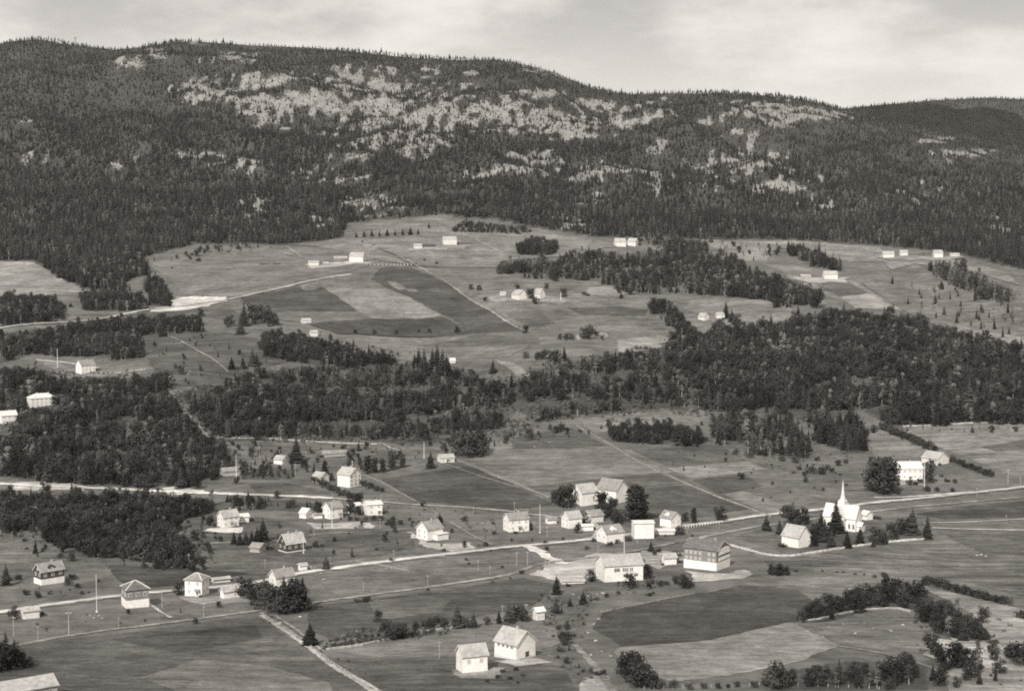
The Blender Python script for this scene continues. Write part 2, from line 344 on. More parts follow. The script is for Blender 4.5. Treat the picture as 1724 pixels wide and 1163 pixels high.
# name, polygon, spacing m, (spruce, broadleaf, birch, bush) shares, height range m, label place
WOODS = [
 ('left_edge', [(0, 500), (95, 500), (112, 520), (95, 545), (0, 550)], 5.5, (.1, .6, .2, .1), (7, 12), 'in the copse at the left edge'),
 ('above_road', [(128, 495), (200, 488), (245, 500), (250, 522), (150, 524)], 5.5, (.2, .5, .2, .1), (7, 12), 'in the copse beside the bright gravel pit'),
 ('field_corner', [(60, 444), (120, 476), (190, 500), (215, 490), (205, 476), (250, 462), (250, 440), (160, 440)], 6, (.55, .25, .2, 0), (10, 17), 'between the left hill fields'),
 ('pit_trees', [(238, 470), (270, 466), (290, 500), (284, 515), (255, 514)], 6, (.6, .3, .1, 0), (9, 15), 'above the gravel pit'),
 ('road_below', [(0, 562), (100, 550), (215, 536), (335, 535), (342, 560), (232, 566), (248, 604), (200, 606), (120, 600), (60, 596), (0, 612)], 5.0, (.1, .65, .2, .05), (6, 11), 'in the upper road grove'),
 ('knoll', [(0, 622), (50, 620), (120, 645), (270, 632), (292, 662), (330, 715), (350, 745), (385, 775), (370, 805), (300, 812), (250, 822), (150, 815), (30, 806), (0, 800)], 5.4, (.22, .50, .18, .1), (6, 12.5), 'on the wooded knoll at the left'),
 ('lower_grove', [(0, 828), (30, 832), (120, 838), (200, 832), (330, 842), (400, 852), (340, 868), (300, 880), (290, 890), (335, 945), (322, 960), (225, 945), (150, 936), (110, 928), (60, 884), (0, 900)], 4.3, (.08, .78, .1, .04), (5, 9.5), 'in the dense grove below the bright road'),
 ('strip', [(438, 562), (500, 562), (560, 580), (674, 604), (655, 620), (540, 614), (450, 604)], 4.6, (.1, .75, .1, .05), (6, 10), 'in the dark strip under the upper fields'),
 ('scarp_left', [(292, 662), (360, 645), (440, 622), (530, 616), (660, 618), (700, 610), (760, 625), (830, 640), (880, 640), (870, 690), (830, 722), (760, 742), (690, 750), (600, 738), (480, 738), (370, 745), (345, 735)], 6.8, (.35, .35, .2, .1), (5, 12), 'on the mid-slope bank'),
 ('scarp_left_dark', [(350, 690), (430, 650), (560, 660), (700, 640), (780, 660), (800, 700), (680, 715), (520, 700), (470, 735), (350, 735)], 6.0, (.3, .6, .05, .05), (6, 12), 'in the mid-slope thicket'),
 ('scarp_mid', [(880, 625), (1000, 602), (1100, 590), (1150, 572), (1200, 560), (1230, 640), (1190, 690), (1080, 688), (980, 700), (900, 712), (870, 690)], 6.8, (.3, .35, .25, .1), (6, 14), 'on the bank above the middle fields'),
 ('scarp_right', [(1140, 580), (1230, 552), (1300, 546), (1400, 522), (1540, 537), (1650, 577), (1724, 584), (1900, 590), (1900, 715), (1724, 714), (1500, 717), (1450, 688), (1380, 716), (1290, 690), (1190, 695), (1160, 640)], 5.2, (.35, .45, .15, .05), (8, 16), 'in the broad dark wood on the right'),
 ('upper_wood', [(830, 452), (850, 441), (960, 432), (985, 424), (1050, 428), (1160, 418), (1245, 440), (1300, 470), (1362, 488), (1372, 512), (1320, 520), (1240, 500), (1130, 494), (1060, 498), (1000, 472), (900, 470), (845, 463)], 7.2, (.25, .40, .35, 0), (8, 16), 'in the wood between the upper farms'),
 ('upper_wood_b', [(1180, 500), (1240, 470), (1300, 470), (1372, 490), (1376, 520), (1300, 510), (1240, 500)], 7, (.6, .3, .1, 0), (12, 19), 'in the lower upper-wood end'),
 ('upper_copse', [(866, 424), (893, 404), (935, 408), (942, 428), (880, 431)], 7, (.1, .8, .1, 0), (11, 16), 'in the small copse by the upper barns'),
 ('right_hedge', [(1088, 510), (1118, 503), (1165, 548), (1190, 575), (1160, 572), (1120, 545)], 6.5, (.1, .6, .2, .1), (7, 12), 'in the hedge running down to the wood'),
 ('farm_spruces', [(1308, 417), (1335, 412), (1418, 440), (1420, 456), (1370, 450)], 7, (.8, .1, .1, 0), (11, 17), 'in the row above the right hill farm'),
 ('birch_slope', [(1548, 448), (1605, 443), (1660, 470), (1716, 498), (1695, 514), (1640, 500), (1590, 478)], 8, (.1, .2, .7, 0), (11, 16), 'in the birch grove on the right slope'),
 ('birch_slope_loose', [(1500, 470), (1620, 470), (1724, 500), (1724, 575), (1600, 550), (1510, 520)], 27, (.55, .15, .3, 0), (8, 14), 'standing loose on the right hill pasture'),
 ('meadow_loose', [(1180, 410), (1330, 408), (1300, 440), (1240, 440)], 24, (.4, .3, .3, 0), (7, 11), 'standing loose on the pale upper meadow'),
 ('edge_loose', [(245, 440), (380, 408), (480, 412), (380, 428), (300, 440)], 16, (.3, .4, .2, .1), (5, 10), 'edging the left upper field'),
 ('edge_mid', [(755, 392), (770, 372), (900, 382), (885, 395)], 7, (.1, .5, .1, .3), (5, 8), 'in the low belt above the top barns'),
 ('edge_right', [(1000, 400), (1080, 398), (1200, 408), (1170, 440), (1130, 425), (1085, 408)], 8, (.3, .4, .3, 0), (9, 14), 'right of the twin barns'),
 ('mid_belt', [(1020, 722), (1090, 716), (1130, 712), (1205, 742), (1150, 752), (1120, 748), (1032, 742)], 4.6, (.1, .75, .1, .05), (6, 9), 'in the middle field belt'),
 ('pine_clump', [(1188, 706), (1240, 694), (1310, 700), (1370, 735), (1390, 760), (1340, 770), (1270, 765), (1215, 748)], 7, (.35, .35, .25, .05), (8, 15), 'in the clump above the church'),
 ('spruce_stand', [(1372, 716), (1440, 704), (1456, 730), (1460, 762), (1430, 762), (1382, 746)], 5, (.95, .05, 0, 0), (13, 17), 'in the compact dark spruce stand'),
 ('orchard_curve', [(1345, 1048), (1362, 1030), (1432, 1008), (1500, 992), (1548, 1000), (1546, 1022), (1470, 1026), (1400, 1046)], 6.5, (.1, .87, 0, .03), (6, 9), 'in the curved belt of trees'),
 ('curve_low', [(1530, 1022), (1600, 1028), (1660, 1052), (1672, 1082), (1640, 1088), (1590, 1072)], 5.0, (.15, .5, .35, 0), (5, 8), 'in the lower end of the curved belt'),
 ('bottom_right', [(1560, 1090), (1690, 1085), (1700, 1163), (1560, 1163)], 7, (.12, .7, .18, 0), (3.5, 7), 'on the bottom right slope'),
 ('bottom_belt', [(1300, 1135), (1400, 1115), (1480, 1112), (1560, 1120), (1560, 1160), (1300, 1163)], 5.0, (.1, .75, .15, 0), (4, 7), 'in the belt along the bottom edge'),
 ('stream', [(920, 1010), (985, 990), (1010, 1010), (960, 1090), (1030, 1163), (985, 1163), (930, 1100)], 8, (.2, .1, .2, .5), (1.5, 4), 'beside the stony stream in the foreground'),
 ('roadside_left', [(385, 835), (440, 840), (560, 850), (600, 862), (560, 862), (430, 860), (385, 856)], 5, (.6, .3, .05, .05), (3, 6), 'in the row under the bright road'),
 ('garden_left', [(400, 790), (500, 790), (495, 806), (405, 808)], 6, (.6, .3, .1, 0), (4, 8), 'on the plot above the bright road'),
 ('slope_loose', [(380, 740), (480, 745), (700, 755), (740, 765), (640, 790), (520, 800), (400, 790)], 13, (.3, .45, .15, .1), (2.5, 7), 'loose on the slope above the white houses'),
 ('pasture_loose', [(235, 570), (340, 560), (430, 600), (520, 605), (440, 625), (300, 650)], 21, (.35, .4, .25, 0), (2.5, 7), 'loose on the left hillside pasture'),
 ('village_loose', [(440, 880), (600, 878), (800, 855), (1000, 880), (1180, 885), (1180, 905), (1000, 902), (700, 935), (520, 950)], 17, (.15, .5, .15, .2), (1.5, 5), 'loose between the village gardens'),
 ('fields_loose', [(1060, 750), (1300, 760), (1480, 810), (1300, 850), (1200, 830)], 24, (.1, .5, .1, .3), (1.5, 4), 'loose in the fields above the church'),
 ('bank_loose', [(700, 745), (960, 712), (1190, 700), (1200, 716), (980, 730), (840, 755), (760, 768)], 12, (.25, .4, .2, .15), (2.5, 8), 'loose under the wooded bank'),
 ('road_loose', [(20, 1035), (300, 1020), (700, 985), (880, 960), (880, 972), (600, 1015), (300, 1055), (20, 1090)], 16, (.1, .4, .2, .3), (1, 3), 'loose along the lower track'),
 ('knoll_fringe', [(255, 640), (300, 655), (365, 740), (420, 775), (400, 812), (300, 820), (330, 760), (290, 690)], 8, (.3, .35, .25, .1), (2.5, 8), 'at the ragged edge of the knoll'),
 ('grove_fringe', [(0, 880), (70, 880), (130, 930), (330, 955), (300, 885), (350, 850), (420, 850), (380, 900), (345, 965), (200, 960), (100, 950), (0, 915)], 9, (.1, .5, .2, .2), (2, 6), 'at the ragged edge of the grove'),
 ('wood_fringe', [(1190, 695), (1290, 690), (1380, 716), (1500, 717), (1724, 714), (1724, 726), (1480, 730), (1380, 728), (1200, 712)], 10, (.2, .5, .2, .1), (2, 7), 'at the foot of the broad wood'),
 ('strip_fringe', [(430, 595), (540, 612), (660, 618), (700, 600), (690, 592), (560, 572), (440, 552)], 11, (.2, .4, .3, .1), (3, 8), 'loose around the dark strip'),
 ('cottage_shrubs', [(20, 990), (110, 990), (190, 965), (190, 985), (120, 1010), (30, 1012)], 8, (.05, .2, .1, .65), (1.5, 3.5), 'on the bank below the dark cottage'),
]
# rough ground with low scrub: polygon, spacing m, height range
SCRUB = [
 ([(292, 662), (440, 625), (700, 610), (880, 640), (1000, 690), (860, 735), (600, 745), (370, 745)], 3.8, (.8, 3.0)),
 ([(0, 620), (270, 632), (350, 745), (370, 805), (0, 805)], 4.5, (.8, 3.0)),
 ([(880, 625), (1150, 572), (1230, 640), (1190, 700), (980, 705), (900, 715)], 4.2, (1, 3)),
 ([(1188, 706), (1310, 700), (1460, 765), (1420, 800), (1290, 790), (1215, 750)], 9, (.6, 2)),
 ([(905, 1000), (1010, 985), (990, 1040), (1020, 1163), (970, 1163), (930, 1080)], 5, (.5, 1.6)),
 ([(1540, 1030), (1724, 1040), (1724, 1163), (1540, 1163)], 7, (.4, 1.6)),
 ([(440, 1038), (640, 1163), (655, 1163), (470, 1036)], 3.2, (.4, 1.4)),
 ([(545, 1076), (890, 1036), (890, 1048), (700, 1075), (548, 1090)], 4, (.6, 2)),
 ([(1240, 960), (1340, 960), (1340, 968), (1240, 966)], 6, (.4, 1.2)),
 ([(390, 735), (480, 738), (700, 750), (690, 765), (600, 750), (480, 750)], 6, (.5, 1.5)),
 ([(1150, 400), (1480, 412), (1500, 440), (1380, 430), (1200, 430)], 16, (.6, 2)),
 ([(1500, 460), (1724, 490), (1724, 580), (1540, 530)], 13, (.6, 2.4)),
 ([(1040, 975), (1180, 975), (1200, 990), (1060, 1000)], 5, (.5, 1.6)),
 ([(1020, 905), (1070, 905), (1180, 900), (1140, 925), (1060, 925)], 7, (.4, 1.2)),
 ([(590, 840), (690, 838), (760, 862), (700, 890), (600, 882)], 8, (.4, 1.6)),
 ([(730, 850), (860, 860), (830, 930), (780, 900)], 7, (.4, 1.4)),
]

# ------------------------------------------------------------------ terrain sheet
NU, NY = 560, 620
us = np.linspace(-0.62, 0.62, NU)
ys = np.geomspace(120, 7400, NY)
UU, YY = np.meshgrid(us, ys)
XX = UU * (YY + 130)
ZZ = H(XX, YY)
PX, PY, _d = project(XX, YY, ZZ)
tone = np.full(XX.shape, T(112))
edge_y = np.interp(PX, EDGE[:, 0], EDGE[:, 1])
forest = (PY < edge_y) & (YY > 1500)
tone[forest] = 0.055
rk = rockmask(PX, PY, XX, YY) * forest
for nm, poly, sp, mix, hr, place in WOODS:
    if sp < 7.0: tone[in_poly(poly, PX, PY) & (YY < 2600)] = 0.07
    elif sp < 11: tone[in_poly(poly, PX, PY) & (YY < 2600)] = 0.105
me = bpy.data.meshes.new('terrain')
verts = np.stack([XX.ravel(), YY.ravel(), ZZ.ravel()], 1)
idx = np.arange(NU * NY).reshape(NY, NU)
quads = np.stack([idx[:-1, :-1], idx[:-1, 1:], idx[1:, 1:], idx[1:, :-1]], -1).reshape(-1, 4)
me.vertices.add(len(verts)); me.vertices.foreach_set('co', verts.ravel())
me.loops.add(quads.size); me.loops.foreach_set('vertex_index', quads.ravel().astype(np.int32))
me.polygons.add(len(quads)); me.polygons.foreach_set('loop_start', np.arange(0, quads.size, 4, dtype=np.int32))
me.polygons.foreach_set('loop_total', np.full(len(quads), 4, np.int32))
me.update(calc_edges=True)
me.polygons.foreach_set('use_smooth', np.ones(len(quads), bool))
at = me.attributes.new('rock', 'FLOAT', 'POINT'); at.data.foreach_set('value', rk.ravel().astype(np.float32))
at = me.attributes.new('tone', 'FLOAT', 'POINT'); at.data.foreach_set('value', tone.ravel().astype(np.float32))
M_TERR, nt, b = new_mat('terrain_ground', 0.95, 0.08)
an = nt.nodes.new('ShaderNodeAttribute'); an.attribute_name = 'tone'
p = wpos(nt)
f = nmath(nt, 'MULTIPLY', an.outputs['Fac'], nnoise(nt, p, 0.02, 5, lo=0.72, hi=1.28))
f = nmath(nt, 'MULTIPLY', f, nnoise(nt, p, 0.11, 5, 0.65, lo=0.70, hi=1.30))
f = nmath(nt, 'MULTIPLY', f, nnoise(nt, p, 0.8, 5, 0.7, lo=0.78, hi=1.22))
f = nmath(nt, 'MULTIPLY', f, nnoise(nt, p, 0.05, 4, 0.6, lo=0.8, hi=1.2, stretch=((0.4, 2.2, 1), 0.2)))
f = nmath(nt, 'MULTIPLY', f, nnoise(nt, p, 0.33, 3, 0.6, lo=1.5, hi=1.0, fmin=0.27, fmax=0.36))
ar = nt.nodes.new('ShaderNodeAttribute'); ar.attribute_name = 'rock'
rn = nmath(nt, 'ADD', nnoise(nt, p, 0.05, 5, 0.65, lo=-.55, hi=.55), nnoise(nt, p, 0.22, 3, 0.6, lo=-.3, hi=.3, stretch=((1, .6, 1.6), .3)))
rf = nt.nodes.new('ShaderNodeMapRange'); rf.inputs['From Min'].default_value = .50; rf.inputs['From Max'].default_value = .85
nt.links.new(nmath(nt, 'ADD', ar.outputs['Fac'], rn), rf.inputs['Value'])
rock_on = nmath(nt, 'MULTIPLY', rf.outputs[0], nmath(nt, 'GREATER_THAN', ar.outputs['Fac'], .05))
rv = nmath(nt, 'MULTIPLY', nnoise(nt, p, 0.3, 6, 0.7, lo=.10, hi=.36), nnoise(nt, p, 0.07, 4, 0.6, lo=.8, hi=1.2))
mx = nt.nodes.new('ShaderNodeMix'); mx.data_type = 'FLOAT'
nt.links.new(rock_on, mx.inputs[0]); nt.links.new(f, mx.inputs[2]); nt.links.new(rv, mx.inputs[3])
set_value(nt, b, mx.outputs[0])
bp = nt.nodes.new('ShaderNodeBump'); bp.inputs['Strength'].default_value = 0.6; bp.inputs['Distance'].default_value = 1.2
nn = nt.nodes.new('ShaderNodeTexNoise'); nn.inputs['Scale'].default_value = 0.15; nn.inputs['Detail'].default_value = 7
nt.links.new(p, nn.inputs['Vector']); nt.links.new(nn.outputs['Fac'], bp.inputs['Height']); nt.links.new(bp.outputs[0], b.inputs['Normal'])
me.materials.append(M_TERR)
terr = obj('terrain', me); tag(terr, kind='structure')

# ------------------------------------------------------------------ sheets laid on the terrain: fields, yards, roads
_layer = [0]
_level = [0]
def lift(Y):
    return 0.03 + 0.0004 * _layer[0] + _level[0] * 0.03 + (Y / 1000.0) ** 2 * (0.10 + 0.07 * _level[0])
_lu = (us[0], us[1] - us[0]); _ll = (math.log(ys[0]), math.log(ys[1] / ys[0]))
def HM(X, Y):
    """height of the terrain mesh itself"""
    fu = np.clip((np.asarray(X) / (np.asarray(Y) + 130) - _lu[0]) / _lu[1], 0, NU - 1.001); fy = np.clip((np.log(Y) - _ll[0]) / _ll[1], 0, NY - 1.001)
    i = fu.astype(int); j = fy.astype(int); a = fu - i; c = fy - j
    return (ZZ[j, i] * (1 - a) + ZZ[j, i + 1] * a) * (1 - c) + (ZZ[j + 1, i] * (1 - a) + ZZ[j + 1, i + 1] * a) * c
_seen = []
def set_level(poly):
    """how many earlier sheets this one lies on"""
    cx = np.array([q[0] for q in poly]); cy = np.array([q[1] for q in poly])
    cx = np.r_[cx, cx * .5 + cx.mean() * .5, cx.mean()]; cy = np.r_[cy, cy * .5 + cy.mean() * .5, cy.mean()]
    lv = 0
    for q, l in _seen:
        qx = np.array([v[0] for v in q]); qy = np.array([v[1] for v in q])
        if in_poly(q, cx, cy).any() or in_poly(poly, np.r_[qx, qx.mean()], np.r_[qy, qy.mean()]).any(): lv = max(lv, l + 1)
    _seen.append((poly, lv)); _level[0] = lv
def densify(pts, step):
    out = []
    n = len(pts)
    for i in range(n):
        a = np.array(pts[i][:2]); c = np.array(pts[(i + 1) % n][:2])
        d = np.linalg.norm(c - a); k = max(1, int(d / step))
        for j in range(k): out.append(tuple(a + (c - a) * j / k))
    return out
def chaikin(p, closed=True, it=2, t=.18):
    for _ in range(it):
        q = []
        n = len(p)
        for i in range(n if closed else n - 1):
            a = p[i]; c = p[(i + 1) % n]
            q.append((a[0] * (1 - t) + c[0] * t, a[1] * (1 - t) + c[1] * t)); q.append((a[0] * t + c[0] * (1 - t), a[1] * t + c[1] * (1 - t)))
        if not closed: q = [p[0]] + q + [p[-1]]
        p = q
    return p
def sheet(name, poly, mat, rough_edge=1.0, label=None):
    _layer[0] += 1; set_level(poly)
    w = [(x, y) for x, y, z in ground(chaikin(poly, True, 1, .03))]
    Ym = float(np.mean([q[1] for q in w]))
    step = max(2.5, Ym * 0.006)
    o = densify(w, step)
    arr = np.array(o)
    r = random.Random(len(_mc) + _layer[0] * 13)
    arr = arr + np.array([[r.gauss(0, 0.25), r.gauss(0, 0.35)] for _ in o]) * rough_edge * max(1, Ym / 900)
    arr = arr + np.stack([waves(W_D3, arr[:, 0], arr[:, 1]), waves(W_D3, arr[:, 1] + 50, arr[:, 0])], 1) * 0.35 * rough_edge * max(1, Ym / 900)
    n = len(arr)
    x0, y0 = arr.min(0); x1, y1 = arr.max(0)
    gs = max(3.0, Ym * 0.006)
    gx, gy = np.meshgrid(np.arange(x0, x1, gs), np.arange(y0, y1, gs))
    gx, gy = gx.ravel(), gy.ravel()
    k = in_poly(arr, gx, gy)
    vv = [Vector(q) for q in arr] + [Vector((a, c)) for a, c in zip(gx[k], gy[k])]
    r2 = delaunay_2d_cdt(vv, [(i, (i + 1) % n) for i in range(n)], [list(range(n))], 1, 1e-4)
    V = np.array([(v[0], v[1]) for v in r2[0]])
    Z = HM(V[:, 0], V[:, 1]) + lift(V[:, 1])
    me = mesh_from(name, np.column_stack([V, Z]).tolist(), [list(f) for f in r2[2]], [mat], smooth=True)
    ob = obj(name, me); tag(ob, kind='structure')
    return ob
def resample(p, step):
    p = np.array(p, float); d = np.r_[0, np.cumsum(np.linalg.norm(np.diff(p, axis=0), axis=1))]
    n = max(2, int(d[-1] / step) + 1); t = np.linspace(0, d[-1], n)
    return np.column_stack([np.interp(t, d, p[:, 0]), np.interp(t, d, p[:, 1])])
ROADLINES = []
def ribbon(name, line, width, mat, ragged=0.45, guard=True, nseg=2, crown=0.0):
    _layer[0] += 1; _level[0] = 3
    w = [(x, y) for x, y, z in ground(line)]
    w = chaikin(w, False, 3)
    Ym = float(np.mean([q[1] for q in w]))
    c = resample(w, max(2.0, Ym * 0.004))
    if guard: ROADLINES.append((c, width))
    tg = np.gradient(c, axis=0); tg /= np.linalg.norm(tg, axis=1)[:, None] + 1e-9
    nr = np.column_stack([-tg[:, 1], tg[:, 0]])
    r = np.random.RandomState(_layer[0] * 7 + 1)
    cols = []
    for j in range(nseg + 1):
        u = j / nseg - 0.5
        jit = r.randn(len(c)) * ragged * width * 0.25 if j in (0, nseg) else 0
        q = c + nr * (u * width + jit)[:, None] if not np.isscalar(jit) else c + nr * (u * width)
        Z = HM(q[:, 0], q[:, 1]) + lift(q[:, 1]) + crown * (1 - 4 * u * u)
        cols.append(np.column_stack([q, Z]))
    V = np.stack(cols, 1).reshape(-1, 3)
    m = nseg + 1
    F = [(i * m + j, i * m + j + 1, (i + 1) * m + j + 1, (i + 1) * m + j) for i in range(len(c) - 1) for j in range(nseg)]
    me = mesh_from(name, V.tolist(), F, [mat], smooth=True)
    ob = obj(name, me); tag(ob, kind='structure')
    return ob

FIELDS = [  # polygon, tone, streak, angle
 ([(248, 446), (330, 420), (480, 415), (560, 418), (640, 440), (600, 455), (500, 478), (400, 500), (310, 497), (285, 470)], 118, .22, .1),
 ([(485, 412), (578, 402), (608, 404), (690, 446), (640, 440), (560, 420)], 126, .2, .1),
 ([(0, 440), (52, 441), (100, 468), (150, 492), (60, 500), (0, 500), (-60, 500), (-60, 442)], 142, .22, .1),
 ([(588, 379), (740, 363), (790, 372), (760, 392), (600, 394)], 122, .3, .2),
 ([(615, 405), (760, 392), (900, 392), (1000, 402), (1040, 416), (960, 432), (850, 440), (835, 452), (700, 448)], 124, .25, .1),
 ([(780, 395), (905, 394), (1000, 404), (985, 422), (880, 400)], 132, .2, .1),
 ([(690, 450), (830, 455), (900, 474), (1000, 474), (1050, 500), (1100, 505), (1165, 556), (1100, 590), (1000, 600), (900, 610), (880, 556)], 116, .25, .15),
 ([(404, 503), (500, 482), (560, 466), (650, 447), (690, 448), (884, 557), (800, 562), (600, 562), (440, 535)], 112, .18, .25),
 ([(640, 452), (690, 449), (884, 556), (800, 561), (755, 534), (690, 500), (652, 487), (625, 470)], 84, .18, .25),
 ([(404, 503), (500, 484), (545, 485), (602, 526), (436, 527)], 84, .18, .25),
 ([(547, 486), (650, 488), (692, 502), (745, 533), (626, 537), (604, 526)], 132, .2, .2),
 ([(520, 546), (626, 538), (745, 534), (800, 560), (570, 563)], 80, .15, .1),
 ([(552, 576), (620, 566), (800, 563), (880, 560), (905, 575), (860, 600), (760, 606), (690, 608), (600, 592)], 122, .25, .1),
 ([(700, 582), (800, 564), (905, 566), (910, 580), (800, 584)], 100, .2, .1),
 ([(955, 519), (1040, 516), (1092, 522), (1085, 532), (980, 530)], 88, .2, .1),
 ([(850, 528), (905, 522), (935, 545), (890, 550)], 100, .2, .1),
 ([(1040, 572), (1110, 565), (1150, 570), (1105, 588), (1040, 596)], 148, .25, .1),
 ([(990, 485), (1050, 480), (1075, 492), (1040, 500), (985, 497)], 142, .2, .1),
 ([(1165, 505), (1240, 502), (1325, 512), (1345, 535), (1240, 552), (1205, 545), (1150, 520)], 130, .2, .1),
 ([(1180, 404), (1330, 406), (1480, 416), (1500, 440), (1420, 440), (1310, 416), (1290, 440), (1245, 440)], 136, .28, .15),
 ([(1285, 445), (1380, 455), (1440, 475), (1530, 525), (1450, 520), (1370, 490)], 128, .2, .2),
 ([(1372, 479), (1428, 474), (1462, 494), (1412, 499)], 98, .15, .2),
 ([(1414, 501), (1462, 495), (1518, 522), (1440, 520)], 152, .15, .2),
 ([(1480, 432), (1600, 434), (1700, 462), (1715, 480), (1620, 455), (1540, 445), (1500, 455)], 132, .25, .15),
 ([(1500, 455), (1545, 447), (1600, 480), (1724, 520), (1724, 580), (1640, 574), (1530, 528), (1450, 478)], 116, .28, .3),
 ([(1555, 426), (1500, 436), (1545, 438), (1560, 434)], 104, .2, .1),
 ([(1590, 545), (1724, 570), (1724, 590), (1650, 578)], 140, .2, .2),
 ([(236, 566), (330, 556), (400, 562), (512, 603), (440, 622), (392, 652), (290, 652), (250, 612)], 90, .3, .4),
 ([(120, 530), (300, 520), (390, 520), (430, 545), (340, 534), (200, 532)], 96, .3, .1),
 ([(758, 612), (840, 608), (900, 628), (835, 640), (770, 632)], 104, .25, .2),
 ([(835, 606), (862, 610), (893, 632), (870, 634)], 140, .2, .2),
 ([(975, 706), (1080, 693), (1130, 694), (1185, 706), (1170, 716), (1000, 728)], 128, .25, .1),
 ([(790, 772), (830, 745), (960, 718), (1060, 768), (1135, 795), (1060, 800), (890, 820), (800, 790)], 122, .2, .12),
 ([(862, 738), (960, 719), (1022, 750), (960, 755), (860, 756)], 92, .2, .12),
 ([(880, 822), (1060, 800), (1135, 796), (1170, 812), (960, 832)], 100, .18, .1),
 ([(1085, 822), (1168, 814), (1262, 856), (1180, 870), (1090, 872)], 92, .2, .15),
 ([(1062, 757), (1130, 754), (1208, 748), (1258, 775), (1130, 786)], 96, .2, .15),
 ([(1122, 788), (1260, 777), (1292, 790), (1165, 806)], 136, .18, .1),
 ([(1165, 808), (1255, 797), (1283, 818), (1225, 830), (1205, 828)], 92, .2, .1),
 ([(1225, 832), (1290, 818), (1420, 800), (1485, 805), (1470, 832), (1390, 846), (1285, 860)], 112, .25, .12),
 ([(1215, 832), (1250, 826), (1345, 858), (1290, 864)], 130, .2, .12),
 ([(640, 806), (720, 795), (790, 785), (935, 848), (870, 858), (700, 842)], 86, .2, .3),
 ([(750, 778), (782, 782), (935, 838), (880, 822), (800, 790)], 112, .2, .3),
 ([(1456, 726), (1500, 721), (1592, 764), (1540, 772), (1475, 772)], 128, .2, .2),
 ([(1515, 720), (1724, 714), (1800, 714), (1800, 800), (1700, 800), (1605, 762)], 130, .3, .1),
 ([(1650, 752), (1724, 741), (1800, 735), (1800, 752), (1680, 760)], 95, .2, .1),
 ([(1540, 866), (1640, 850), (1724, 842), (1800, 838), (1800, 868), (1600, 874)], 88, .25, .1),
 ([(1240, 912), (1310, 942), (1440, 926), (1570, 908), (1724, 896), (1800, 890), (1800, 1020), (1600, 972), (1420, 968), (1300, 958)], 112, .4, .12),
 ([(1590, 900), (1724, 895), (1800, 890), (1800, 940), (1650, 930)], 96, .3, .1),
 ([(1000, 1060), (1012, 1032), (1100, 1012), (1250, 985), (1345, 992), (1372, 1012), (1342, 1046), (1200, 1076), (1046, 1088)], 84, .15, .1),
 ([(1035, 1098), (1046, 1090), (1200, 1077), (1335, 1046), (1375, 1068), (1412, 1088), (1350, 1112), (1240, 1135), (1130, 1148), (1085, 1135)], 144, .18, .1),
 ([(1360, 1052), (1400, 1045), (1460, 1030), (1530, 1030), (1580, 1072), (1596, 1105), (1500, 1095), (1415, 1086)], 118, .3, .1),
 ([(1180, 1000), (1260, 965), (1420, 970), (1560, 985), (1440, 1002), (1370, 1012), (1340, 992), (1250, 984)], 116, .25, .12),
 ([(1550, 985), (1724, 1025), (1800, 1040), (1800, 1200), (1600, 1200), (1590, 1110), (1680, 1080), (1640, 1035)], 150, .3, .4),
 ([(-40, 1092), (200, 1066), (360, 1045), (432, 1036), (540, 1105), (640, 1172), (500, 1210), (-40, 1210)], 98, .28, .1),
 ([(240, 1140), (330, 1110), (450, 1120), (560, 1150), (560, 1190), (330, 1180)], 122, .25, .15),
 ([(180, 1075), (340, 1060), (430, 1052), (440, 1075), (300, 1098)], 82, .25, .1),
 ([(515, 1020), (700, 1000), (880, 972), (935, 985), (900, 1018), (700, 1058), (560, 1078), (525, 1060)], 88, .25, .1),
 ([(620, 1012), (700, 1002), (760, 1010), (740, 1030), (640, 1045)], 108, .2, .1),
 ([(548, 1098), (690, 1075), (880, 1052), (940, 1055), (945, 1082), (900, 1098), (760, 1096), (640, 1106)], 120, .2, .1),
 ([(555, 1108), (640, 1108), (760, 1104), (905, 1118), (945, 1120), (1000, 1190), (660, 1190)], 98, .3, .1),
 ([(520, 965), (640, 948), (690, 970), (720, 984), (640, 1000), (560, 1000)], 112, .22, .15),
 ([(690, 952), (850, 932), (935, 934), (880, 962), (730, 982)], 112, .25, .15),
 ([(345, 880), (440, 870), (540, 890), (690, 892), (700, 920), (640, 935), (520, 950), (450, 940), (340, 945)], 98, .3, .2),
 ([(330, 915), (420, 905), (480, 960), (440, 968), (345, 960)], 106, .3, .3),
 ([(180, 950), (330, 958), (420, 965), (300, 985), (210, 990)], 78, .25, .15),
 ([(0, 915), (60, 902), (112, 932), (60, 945), (0, 950), (-50, 950), (-50, 920)], 118, .3, .4),
 ([(420, 815), (480, 812), (560, 830), (430, 832)], 92, .2, .1),
 ([(480, 748), (640, 755), (740, 772), (620, 800), (540, 790)], 104, .25, .15),
 ([(1310, 880), (1350, 868), (1560, 870), (1560, 904), (1440, 916), (1330, 932), (1235, 905)], 100, .25, .1),
]
for poly, tn, st, an_ in FIELDS:
    sheet('field', poly, soil(T(tn), st, an_))

